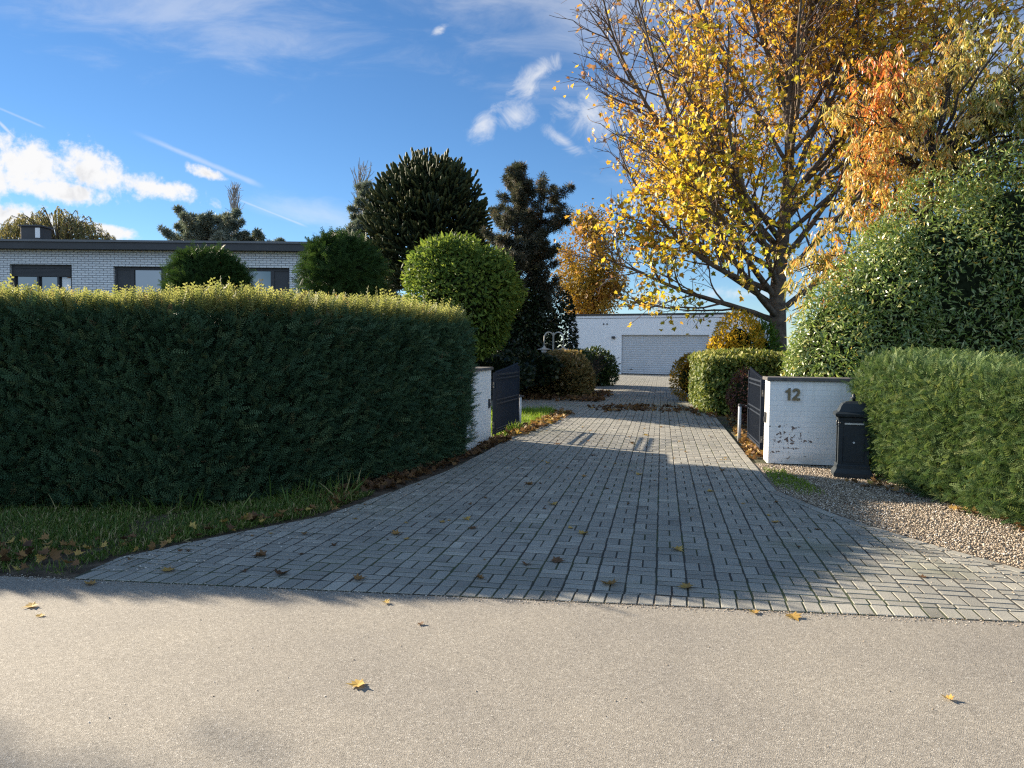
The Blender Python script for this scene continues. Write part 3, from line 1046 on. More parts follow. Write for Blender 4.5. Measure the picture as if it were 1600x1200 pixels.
def right_hedge():
    t = thing('yew_hedge', 'low sunlit green yew hedge beside the gravel on the right', 'hedge', (5, 7, 0))
    base = np.array([5, 7, 0.0])
    H = 1.36
    path = [(5.55, 10.15), (4.66, 10.05), (4.56, 9.2), (4.48, 8.3), (4.50, 7.3), (4.62, 6.4), (4.95, 4.6), (5.15, 3.4)]
    back = [(6.5, 3.4), (6.1, 6.4), (5.75, 10.15)]
    P1, N1 = hedge_faces(path, 1, H, 42000, 0.0, 0.22)
    # the face leans out at its far end
    nt = 9000
    s = rng.random(nt)
    pf, _, _ = path_pts(path[1:], s * path_pts(path[1:], np.array([0.0]))[2])
    pb, _, _ = path_pts(back[::-1], s * path_pts(back[::-1], np.array([0.0]))[2])
    q = rng.random(nt)[:, None]
    P3 = np.concatenate([pf * (1 - q) + pb * q, np.full((nt, 1), H)], 1)
    N3 = np.tile([0, 0, 1.0], (nt, 1))
    P = np.concatenate([P1, P3])
    Nn = np.concatenate([N1, N3])
    bulge = 0.16 * np.sin(np.clip(P[:, 2] / H, 0, 1) * PI * 0.62) * np.clip((P[:, 1] - 7.5) / 2.2, 0, 1)
    P = P + Nn * (bulge + lump(P, 5, 2.2, 0.06) - rng.random(len(P)) ** 1.1 * 0.24 + 0.03 + lump(P, 15, 9.0, 0.035))[:, None]
    D = Nn * 0.62 + rand_dirs(len(P)) * 0.68 + np.array([0, 0, 0.35])
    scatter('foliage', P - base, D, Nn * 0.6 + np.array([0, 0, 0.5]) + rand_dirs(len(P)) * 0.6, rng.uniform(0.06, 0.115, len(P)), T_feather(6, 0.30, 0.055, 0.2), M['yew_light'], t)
    ns = 3500
    s = rng.random(ns)
    pf, _, _ = path_pts(path[1:], s * path_pts(path[1:], np.array([0.0]))[2])
    pb, _, _ = path_pts(back[::-1], s * path_pts(back[::-1], np.array([0.0]))[2])
    q = rng.random(ns)[:, None]
    P4 = np.concatenate([pf * (1 - q) + pb * q, np.full((ns, 1), H)], 1)
    D4 = np.tile([-0.1, 0, 1.0], (ns, 1)) + rng.normal(size=(ns, 3)) * 0.35
    scatter('new_shoots', P4 - base, D4, rand_dirs(ns), rng.uniform(0.05, 0.11, ns), SHOOT, M['yew_light'], t)
    pe = np.array([(4.60, 9.95, 1.05), (4.60, 9.95, 1.02), (4.61, 9.95, 1.09), (4.60, 9.95, 0.98)])
    pp, dd = [], []
    for p, L in zip(pe, (0.46, 0.26, 0.22, 0.2)):
        for k in range(5):
            pp.append(p + np.array([-0.8, -0.1, 0.30]) * L * k / 5)
            dd.append((-0.8, -0.1, 0.3))
    scatter('side_shoots', np.array(pp) - base, np.array(dd, float), rand_dirs(len(pp)), np.full(len(pp), 0.12), FEATHER, M['yew'], t)
    ins = [(4.88, 9.85), (4.70, 8.3), (4.72, 7.3), (4.84, 6.4), (5.17, 4.6), (5.37, 3.55), (6.4, 3.55), (5.95, 6.4), (5.6, 9.85)]
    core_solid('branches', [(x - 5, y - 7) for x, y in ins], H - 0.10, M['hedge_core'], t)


right_hedge()


# ------------------------------------------------------------------ gate walls, gates, posts
def wall_thing(name, label, loc, rz, L, T, H, plate):
    t = thing(name, label, 'gate wall', loc, rz)
    b = MB()
    b.bbox(0, L, 0, T, 0, H, 0.012)
    b.build('wall', M['wall_brick'], t)
    b = MB()
    b.bbox(-0.035, L + 0.02, -0.035, T + 0.035, H + 0.001, H + 0.045, 0.008)
    b.build('coping', M['cap'], t)
    if plate:
        b = MB()
        x, y0, y1, zc, ax = plate
        if ax == 'x':
            b.box(x - 0.025, x - 0.001, y0, y1, zc - 0.075, zc + 0.075)
            b.box(x - 0.032, x - 0.025, y0 + 0.012, y1 - 0.012, zc - 0.055, zc + 0.01)
        else:
            b.box(y0, y1, x - 0.025, x - 0.001, zc - 0.075, zc + 0.075)
            b.box(y0 + 0.012, y1 - 0.012, x - 0.032, x - 0.025, zc - 0.055, zc + 0.01)
        b.build('intercom', M['dark_metal'], t)
    return t


rw = wall_thing('gate_wall', 'white painted brick gate wall with the number 12', (3.56, 10.62, 0), -DRV, 2.0, 0.42, 1.15, (0.0, 0.17, 0.25, 0.62, 'x'))


def digit(outline, x, z, h):
    b = MB()
    n = len(outline)
    b.v = [(px * h, y, pz * h) for y in (-0.022, 0.0) for px, pz in outline]
    b.f = [(i, (i + 1) % n, n + (i + 1) % n, n + i) for i in range(n)]
    for k, tri in enumerate(outline_tris(outline)):
        b.f.append(tri)
        b.f.append(tuple(n + q for q in reversed(tri)))
    o = b.build('digit', M['bronze'], rw)
    o.location = (x, -0.004, z)
    return o


def outline_tris(outline):
    from mathutils.geometry import tessellate_polygon
    return [tuple(t) for t in tessellate_polygon([[Vector((x, z, 0)) for x, z in outline]])]


ONE = [(0.20, 0), (0.40, 0), (0.40, 1), (0.26, 1), (0.17, 0.86), (0.0, 0.78), (0.0, 0.62), (0.20, 0.70)]
TWO = ([(0.0, 0.0), (0.62, 0.0), (0.62, 0.17), (0.27, 0.17)]
       + [(0.44, 0.34), (0.57, 0.50), (0.615, 0.66), (0.58, 0.84), (0.47, 0.96), (0.31, 1.0), (0.15, 0.96), (0.05, 0.86), (0.01, 0.70)]
       + [(0.20, 0.68), (0.23, 0.79), (0.31, 0.84), (0.39, 0.80), (0.42, 0.69), (0.39, 0.56), (0.25, 0.40), (0.08, 0.24), (0.0, 0.12)])
digit(ONE, 0.215, 0.885, 0.165)
digit(TWO, 0.305, 0.885, 0.165)

lw_dir = math.atan2(13.18 - 11.50, -0.36 + 0.66)
wall_thing('gate_wall', 'white painted gate wall half hidden by the dark hedge', (-0.66, 11.50, 0), lw_dir, 1.72, 0.34, 1.19, (0.0, 1.48, 1.56, 0.62, 'y'))


def gate(label, p0, p1, flip):
    p0, p1 = np.array(p0), np.array(p1)
    L = np.linalg.norm(p1 - p0)
    t = thing('iron_gate', label, 'gate', (p0[0], p0[1], 0), math.atan2(p1[1] - p0[1], p1[0] - p0[0]))
    MB().box(-0.03, 0.03, -0.03, 0.03, 0.06, 1.13).build('stile', M['gate'], t)
    MB().box(L - 0.022, L + 0.022, -0.022, 0.022, 0.05, 1.22).build('stile', M['gate'], t)
    for z, th in ((0.085, 0.035), (0.135, 0.02), (0.575, 0.022), (0.645, 0.022), (1.02, 0.022), (1.09, 0.03)):
        MB().box(0.031, L - 0.023, -0.017, 0.017, z - th / 2, z + th / 2).build('rail', M['gate'], t)
    n = int(L / 0.075)
    for i in range(1, n):
        x = L * i / n
        top = 1.12 + 0.13 * (x / L) ** 1.3
        b = MB()
        b.square_loft([(0.0075, 0.0085, 0.10), (0.0075, 0.0085, top), (0.013, 0.013, top + 0.012), (0.001, 0.001, top + 0.05)], (x, 0))
        b.build('bar', M['gate'], t)
    for z in (0.22, 0.92):
        b = MB()
        b.tube([(-0.045, 0, z - 0.05), (-0.045, 0, z + 0.05)], 0.018, 8)
        b.box(-0.12, -0.04, -0.012, 0.012, z - 0.012, z + 0.012)
        b.build('hinge', M['dark_metal'], t)
    b = MB()
    s = flip
    b.tube([(L - 0.06, 0.0, 0.61), (L - 0.06, -0.06 * s, 0.61), (L - 0.20, -0.06 * s, 0.61)], 0.012, 6)
    b.build('handle', M['dark_metal'], t)
    return t


gate('dark iron gate leaf swung open at the left wall', (-0.30, 13.32), (0.12, 15.08), 1)
gate('dark iron gate leaf swung open beside the number 12 wall', (3.80, 11.62), (4.12, 13.30), -1)


def stop_post(label, x, y, h=0.60):
    t = thing('stop_post', label, 'post', (x, y, 0))
    MB().lathe([(0.028, 0), (0.028, h)], 12).build('tube', M['galv'], t, True)
    b = MB().lathe([(0.032, h + 0.001), (0.032, h + 0.03), (0.020, h + 0.045)], 12)
    b.box(-0.012, 0.075, -0.014, 0.014, h + 0.010, h + 0.034)
    b.build('catch', M['dark_metal'], t)


stop_post('grey gate stop post at the end of the left gate', 0.165, 15.12)
stop_post('grey gate stop post beside the right gate', 3.93, 13.2)


# ------------------------------------------------------------------ pillar post box
def postbox():
    t = thing('post_box', 'dark cast iron pillar post box in front of the white wall', 'post box', (4.29, 9.62, 0), math.radians(-17))
    t.scale = (1.10, 1.10, 1.0)
    b = MB()
    b.square_loft([(0.205, 0.165, 0), (0.205, 0.165, 0.045), (0.195, 0.155, 0.06), (0.175, 0.135, 0.10), (0.175, 0.135, 0.14), (0.165, 0.125, 0.155)])
    b.build('base', M['postbox'], t)
    b = MB()
    b.box(-0.150, 0.150, -0.110, 0.110, 0.156, 0.70)
    for sx in (-1, 1):
        for sy in (-1, 1):
            x, y = sx * 0.140, sy * 0.102
            b.box(x - 0.022, x + 0.022, y - 0.020, y + 0.020, 0.156, 0.62)
            b.box(x - 0.027, x + 0.027, y - 0.025, y + 0.025, 0.621, 0.640)
            b.box(x - 0.022, x + 0.022, y - 0.020, y + 0.020, 0.641, 0.700)
    b.build('body', M['postbox'], t)
    b = MB()
    b.square_loft([(0.168, 0.128, 0.701), (0.172, 0.132, 0.735), (0.200, 0.160, 0.755), (0.205, 0.165, 0.785), (0.190, 0.150, 0.797), (0.165, 0.125, 0.812),
                   (0.150, 0.112, 0.84), (0.140, 0.104, 0.875), (0.118, 0.088, 0.910), (0.085, 0.062, 0.932), (0.04, 0.03, 0.940)])
    b.build('lid', M['postbox'], t)
    b = MB()
    b.lathe([(0.022, 0.941), (0.018, 0.958), (0.030, 0.968), (0.042, 0.976), (0.030, 0.986), (0.016, 0.996), (0.020, 1.012), (0.012, 1.028), (0.003, 1.034)], 12)
    b.build('finial', M['postbox'], t, True)
    b = MB()
    b.box(-0.100, 0.100, -0.121, -0.111, 0.652, 0.672)
    b.build('slot_flap', M['lamp_metal'], t)
    b = MB()
    b.box(-0.104, 0.104, -0.118, -0.111, 0.19, 0.50)
    b.box(-0.108, -0.100, -0.124, -0.1105, 0.19, 0.50)
    b.build('door', M['postbox'], t)
    b = MB()
    b.tube([(0.0, -0.119, 0.43), (0.0, -0.128, 0.43)], [0.013, 0.012], 10)
    b.build('lock', M['galv'], t)
    for sx in (-1, 1):
        MB().tube([(sx * 0.14, -0.123, 0.670), (sx * 0.14, -0.130, 0.670)], [0.016, 0.007], 8).build('rosette', M['postbox'], t)
        MB().tube([(-0.163, sx * 0.10, 0.670), (-0.170, sx * 0.10, 0.670)], [0.016, 0.007], 8).build('rosette', M['postbox'], t)


postbox()


# ------------------------------------------------------------------ house
def house():
    X0, X1, Y0, Y1, Zt = -24.0, -5.9, 25.0, 32.0, 4.58
    t = thing('house', 'white brick bungalow with a flat dark roof behind the left hedge', 'house', (X0, Y0, 0), math.radians(-0.6))
    W = X1 - X0
    wins = [(-16.25 - X0, -14.23 - X0, 2.9, 4.11), (-12.88 - X0, -7.19 - X0, 2.75, 4.07)]
    b = MB()
    xs = 0.0
    th = 0.3
    for (a, c, z0, z1) in wins:
        b.box(xs, a, 0, th, 0, Zt)
        b.box(a, c, 0, th, 0, z0)
        b.box(a, c, 0, th, z1, Zt)
        xs = c
    b.box(xs, W, 0, th, 0, Zt)
    b.box(0, th, th, Y1 - Y0, 0, Zt)
    b.box(W - th, W, th, Y1 - Y0, 0, Zt)
    b.box(th, W - th, Y1 - Y0 - th, Y1 - Y0, 0, Zt)
    b.build('wall', M['house_brick'], t)
    b = MB()
    b.box(-0.25, W + 0.25, -0.30, Y1 - Y0 + 0.3, Zt + 0.002, Zt + 0.22)
    rf = b.build('roof', M['roof'], t)
    b = MB()
    b.box(-0.29, W + 0.29, -0.34, Y1 - Y0 + 0.34, Zt + 0.221, Zt + 0.29)
    b.build('roof_rim', M['roof_rim'], rf)
    b = MB()
    cx, cy = -16.75 - X0, 2.2
    b.bbox(cx - 0.42, cx + 0.42, cy - 0.4, cy + 0.4, Zt + 0.291, Zt + 0.60, 0.03)
    b.bbox(cx - 0.34, cx + 0.34, cy - 0.34, cy + 0.34, Zt + 0.60, Zt + 1.02, 0.02)
    b.bbox(cx - 0.40, cx + 0.40, cy - 0.40, cy + 0.40, Zt + 1.02, Zt + 1.08, 0.02)
    ch = b.build('chimney', M['roof'], rf)
    b = MB()
    b.box(cx + 0.18, cx + 0.345, cy - 0.352, cy - 0.341, Zt + 0.64, Zt + 0.98)
    b.build('vent_panel', M['white'], ch)
    # window with half-lowered dark shutter
    (a, c, z0, z1) = wins[0]
    b = MB()
    for x0, x1, q0, q1 in ((a, a + 0.09, z0, z1), (c - 0.09, c, z0, z1), (a + 0.09, c - 0.09, z1 - 0.12, z1), (a + 0.09, c - 0.09, z0, z0 + 0.08), (a + 0.82, a + 0.88, z0 + 0.08, z1 - 0.12), (a + 1.48, a + 1.54, z0 + 0.08, z1 - 0.12)):
        b.box(x0, x1, 0.10, 0.18, q0, q1)
    f = b.build('window', M['shutter'], t)
    b = MB()
    k = 0
    z = z1 - 0.13
    while z > z1 - 0.36:
        b.box(a + 0.092, c - 0.092, 0.085, 0.099, z - 0.038, z)
        z -= 0.042
    b.build('shutter', M['shutter'], f)
    MB().box(a + 0.09, c - 0.09, 0.19, 0.20, z0 + 0.08, z1 - 0.12).build('pane', M['glass'], f)
    MB().box(a + 1.60, c - 0.10, 0.17, 0.185, z0 + 0.1, z1 - 0.42).build('blind', M['white'], f)
    # wide window
    (a, c, z0, z1) = wins[1]
    b = MB()
    px = [0.0, 0.46, 0.56, 1.54, 1.64, 2.30, 2.40, 3.60, 3.70, 4.18, 4.28, 5.18, 5.28, 5.69]
    for x0, x1 in ((0.0, 0.07), (0.50, 0.62), (1.50, 1.62), (2.45, 2.55), (3.35, 3.45), (4.10, 4.20), (5.05, 5.17), (5.62, 5.69)):
        b.box(a + x0, a + x1, 0.10, 0.18, z0, z1)
    b.box(a + 0.07, c - 0.07, 0.101, 0.179, z1 - 0.10, z1)
    b.box(a + 0.07, c - 0.07, 0.101, 0.179, z0, z0 + 0.08)
    f = b.build('window', M['shutter'], t)
    MB().box(a + 0.62, a + 5.05, 0.145, 0.155, z0 + 0.08, z1 - 0.10).build('pane', M['glass'], f)
    MB().box(a + 0.07, a + 0.50, 0.12, 0.16, z0 + 0.08, z1 - 0.10).build('panel', M['shutter'], f)
    MB().box(a + 5.17, c - 0.07, 0.12, 0.16, z0 + 0.08, z1 - 0.10).build('panel', M['shutter'], f)
    # dark interior behind the glass
    b = MB()
    b.box(th + 0.01, W - th - 0.01, 3.0, 3.05, 0.02, Zt - 0.02)
    b.build('inner_wall', M['shutter'], t)


house()


# ------------------------------------------------------------------ garage
def garage():
    A = np.array([3.70, 51.10])
    B = np.array([14.40, 45.50])
    L = np.linalg.norm(B - A)
    ang = math.atan2(B[1] - A[1], B[0] - A[0])
    t = thing('garage', 'white brick garage with a wide grey roller door at the drive end', 'garage', (A[0], A[1], 0), ang)
    H = 3.75
    u = (B - A) / L
    d0 = float(np.dot(np.array([7.0, 49.4]) - A, u))
    d1 = float(np.dot(np.array([11.97, 46.8]) - A, u))
    dh = 2.52
    b = MB()
    th = 0.3
    b.box(0, d0, 0, th, 0, H)
    b.box(d0, d1, 0, th, dh, H)
    b.box(d1, L, 0, th, 0, H)
    b.box(0, th, th, 7, 0, H)
    b.box(L - th, L, th, 7, 0, H)
    b.box(th, L - th, 6.7, 7, 0, H)
    b.build('wall', M['garage_brick'], t)
    b = MB()
    b.box(-0.01, L + 0.01, -0.015, -0.001, H - 0.17, H - 0.15)
    b.box(-0.02, L + 0.02, -0.03, 7.03, H + 0.001, H + 0.12)
    b.build('roof', M['roof'], t)
    b = MB()
    n = 18
    hz = dh / n
    prof = []
    for i in range(n):
        z = i * hz
        prof += [(0.160, z + 0.006), (0.15, z + 0.026), (0.145, z + hz * 0.6), (0.15, z + hz - 0.022), (0.160, z + hz - 0.006)]
    rings = [[(x, y, z) for y, z in prof] for x in (d0 + 0.02, d1 - 0.02)]
    b.loft(rings, cap=False, closed=False)
    dr = b.build('door', M['door'], t)
    b = MB()
    b.box(d0 + 0.55, d0 + 0.72, 0.125, 0.149, 0.30, 0.35)
    b.build('handle', M['dark_metal'], dr)
    b = MB()
    b.box(d0 + 0.02, d1 - 0.02, 0.12, 0.16, 0.001, 0.05)
    b.build('seal', M['dark_metal'], dr)
    b = MB()
    b.box(d0 - 0.62, d0 - 0.42, -0.14, -0.001, 2.28, 2.42)
    b.build('wall_lamp', M['dark_metal'], t)
    for dx in (-1.25, -1.02):
        MB().box(d0 + dx, d0 + dx + 0.07, -0.03, -0.001, 3.16, 3.26).build('vent', M['dark_metal'], t)


garage()


# ------------------------------------------------------------------ garden lamp with two hoops
def hoop_lamp():
    t = thing('garden_lamp', 'grey garden lamp with two hooped arms among brown shrubs', 'garden lamp', (1.40, 26.35, 0), math.radians(-8))
    MB().lathe([(0.07, 0), (0.07, 0.1), (0.035, 0.14), (0.030, 2.05), (0.040, 2.06), (0.02, 2.12)], 10).build('post', M['lamp_metal'], t, True)
    for (cx, cy) in ((-0.30, -0.12), (0.36, -0.18)):
        b = MB()
        p0 = np.array([0.0, 0.0, 1.45])
        e = np.array([cx, cy, 1.62])
        pts = [(0, 0, 1.45), (0, 0, 1.9)]
        for k in range(1, 9):
            a = PI - PI * k / 9
            pts.append((cx * 0.5 + cx * 0.5 * (-math.cos(PI - a) if False else math.cos(a)), cy * 0.5 + cy * 0.5 * math.cos(a), 1.95 + 0.18 * math.sin(a)))
        pts += [(cx, cy, 1.9), (cx, cy, 1.66)]
        b.tube(pts, 0.024, 7)
        arm = b.build('arm', M['lamp_metal'], t, True)
        b = MB()
        b.lathe([(0.03, 1.67), (0.045, 1.62), (0.10, 1.58), (0.24, 1.545), (0.245, 1.535), (0.10, 1.545), (0.02, 1.56)], 18, (cx, cy))
        sh = b.build('lamp_shade', M['lamp_metal'], arm, True)
        b = MB()
        b.lathe([(0.10, 1.535), (0.105, 1.48), (0.07, 1.42), (0.02, 1.40)], 14, (cx, cy))
        b.build('globe', M['white'], arm, True)


hoop_lamp()


# ------------------------------------------------------------------ shrubs and balls
def ball_pts(n, r, seed, lump_amp=0.10, lump_scale=2.6, depth=0.3, low=-1.0):
    d = rand_dirs(int(n * 1.6))
    d = d[d[:, 2] > low][:n]
    k = 1 + lump(d, seed, lump_scale, lump_amp)
    k = k * (1 - depth * rng.random(len(d)) ** 2) * (1 + 0.10 * (rng.random(len(d)) < 0.10) * rng.random(len(d)))
    return d * np.array(r) * k[:, None], d


def core_ball(name, r, mat, parent, c=(0, 0, 0), k=0.80, seed=0, amp=0.10, scale=2.6, low=None):
    V, F = [], []
    nu, nv_ = 20, 12
    for j in range(nv_ + 1):
        th = PI * j / nv_
        for i in range(nu):
            a = 2 * PI * i / nu
            V.append((math.sin(th) * math.cos(a), math.sin(th) * math.sin(a), math.cos(th)))
    V = np.array(V)
    kk = (1 + lump(V, seed, scale, amp)) * k
    V = V * kk[:, None] * np.array(r) + np.array(c)
    if low is not None:
        V[:, 2] = np.maximum(V[:, 2], low)
    for j in range(nv_):
        for i in range(nu):
            F.append((j * nu + i, (j + 1) * nu + i, (j + 1) * nu + (i + 1) % nu, j * nu + (i + 1) % nu))
    return mesh_np(name, V, F, mat, parent)


def shrub(name, label, cat, loc, parts, mat, size, tmpl=BLADE, droop=0.0, out=0.8, rnd=0.8, group=None, density=1.0, lamp=0.10, core=0.80, coremat=None, stem=None, tintf=None, depth=0.3, holes=-0.2):
    """parts: list of (cx,cy,cz, rx,ry,rz, n)"""
    t = thing(name, label, cat, loc, 0, group)
    PP, DD = [], []
    for i, (cx, cy, cz, rx, ry, rz, n) in enumerate(parts):
        p, d = ball_pts(int(n * density), (rx, ry, rz), 11 + i * 7 + len(label), lamp, 2.6, depth)
        p = p + np.array([cx, cy, cz])
        ok = (p[:, 2] > 0.01) & (lump(p, 51 + i, 4.5, 1.0) + rng.random(len(p)) * 0.9 > holes)
        PP.append(p[ok])
        DD.append(d[ok])
    P, d = np.concatenate(PP), np.concatenate(DD)
    D = d * out + rand_dirs(len(P)) * rnd + np.array([0, 0, -droop])
    tint = rng.random(len(P)) if tintf is None else tintf(P)
    scatter('foliage', P, D, d + rand_dirs(len(P)) * 0.7, rng.uniform(0.7, 1.25, len(P)) * size, tmpl, mat, t, tint)
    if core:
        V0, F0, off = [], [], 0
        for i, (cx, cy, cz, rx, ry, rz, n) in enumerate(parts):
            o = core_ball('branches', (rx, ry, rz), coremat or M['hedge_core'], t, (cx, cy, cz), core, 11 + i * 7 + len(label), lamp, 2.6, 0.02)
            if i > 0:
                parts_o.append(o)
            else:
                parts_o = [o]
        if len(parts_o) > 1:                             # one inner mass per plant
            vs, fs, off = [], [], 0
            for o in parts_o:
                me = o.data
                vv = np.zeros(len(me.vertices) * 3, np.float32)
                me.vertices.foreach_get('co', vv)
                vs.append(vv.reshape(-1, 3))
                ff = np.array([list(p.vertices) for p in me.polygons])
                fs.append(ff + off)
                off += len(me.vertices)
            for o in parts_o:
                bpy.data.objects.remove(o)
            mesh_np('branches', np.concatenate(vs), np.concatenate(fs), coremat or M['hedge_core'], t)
    if stem:
        b = MB()
        for (x, y, r, h) in stem:
            b.tube([(x, y, -0.03), (x + 0.01, y, h * 0.5), (x, y, h)], [r * 1.2, r, r * 0.9], 8)
        b.build('trunk', M['bark'], t)
    return t


# clipped ball trees on stems behind the hedge
shrub('ball_tree', 'smallest dark green ball tree in front of the wide house window', 'tree', (-5.93, 15, 0), [(0, 0, 2.66, 0.72, 0.70, 0.64, 7500), (-0.25, -0.1, 2.93, 0.32, 0.32, 0.38, 1500), (0.3, -0.1, 2.88, 0.28, 0.32, 0.38, 1300)], M['ball_dark'], 0.20, FEATHER, -0.1, 0.8, 0.8, lamp=0.18, core=0.78, density=0.62, stem=[(0, 0, 0.06, 2.5)], depth=0.25)
shrub('ball_tree', 'dark green ball tree at the right end of the house', 'tree', (-2.95, 13.2, 0), [(0, 0, 2.72, 0.61, 0.64, 0.66, 7500), (-0.13, 0, 3.06, 0.34, 0.36, 0.33, 1600)], M['ball_dark'], 0.20, FEATHER, -0.1, 0.8, 0.8, lamp=0.18, core=0.78, density=0.62, stem=[(0, 0, 0.06, 2.5)], depth=0.25)
shrub('ball_tree', 'large yellow green ball tree on a stem behind the hedge corner', 'tree', (-1.36, 21.0, 0), [(0, 0, 3.05, 1.55, 1.5, 1.50, 14000), (-0.45, -0.3, 3.75, 0.8, 0.8, 0.75, 3000), (0.55, -0.2, 3.4, 0.8, 0.8, 0.85, 3000), (0.35, 0.1, 2.1, 0.9, 0.9, 0.75, 2500)], M['ball_light'], 0.15, BLADE, 0.15, 0.9, 0.9, lamp=0.22, core=0.70, holes=0.05, depth=0.36, stem=[(0.25, -0.05, 0.075, 2.6)])


# ------------------------------------------------------------------ branching trees
def bez(p0, p1, p2, n):
    t = np.linspace(0, 1, n)[:, None]
    return (1 - t) ** 2 * np.array(p0) + 2 * t * (1 - t) * np.array(p1) + t ** 2 * np.array(p2)


def tubes_np(polys, sides=3):
    """many tapered tubes at once -> verts, quads; polys: list of (pts(n,3), r0, r1)"""
    VV, FF, off = [], [], 0
    ang = np.arange(sides) * 2 * PI / sides
    ca, sa = np.cos(ang), np.sin(ang)
    for pts, r0, r1 in polys:
        n = len(pts)
        t = np.gradient(pts, axis=0)
        t = unit(t)
        mt = unit(t.mean(0))
        ref = np.array([0, 0, 1.0]) if abs(mt[2]) < 0.8 else np.array([1.0, 0.2, 0])
        a = unit(np.cross(t, ref))
        b = np.cross(t, a)
        r = np.linspace(r0, r1, n) if np.isscalar(r0) else r0
        V = pts[:, None, :] + r[:, None, None] * (ca[None, :, None] * a[:, None, :] + sa[None, :, None] * b[:, None, :])
        VV.append(V.reshape(-1, 3))
        i = np.arange(n - 1)[:, None] * sides
        k = np.arange(sides)[None]
        k2 = (k + 1) % sides
        F = np.stack([i + k, i + k2, i + sides + k2, i + sides + k], -1).reshape(-1, 4) + off
        FF.append(F)
        off += n * sides
    return np.concatenate(VV), np.concatenate(FF)


class Grower:
    def __init__(self, seed):
        self.r = np.random.default_rng(seed)
        self.lv = {}

    def shoot(self, p, d, L, lvl, r0, r1, step, wob, trop):
        n = max(3, int(round(L / step)) + 1)
        pts = [np.array(p, float)]
        d = np.array(d, float)
        d /= np.linalg.norm(d)
        for i in range(n - 1):
            d = d + self.r.normal(size=3) * wob + np.array(trop)
            d /= np.linalg.norm(d)
            pts.append(pts[-1] + d * L / (n - 1))
        pts = np.array(pts)
        self.lv.setdefault(lvl, []).append((pts, r0, r1))
        return pts

    def side_dir(self, t, ang):
        t = t / np.linalg.norm(t)
        a = np.cross(t, self.r.normal(size=3))
        a /= np.linalg.norm(a) + 1e-9
        return t * math.cos(ang) + a * math.sin(ang)


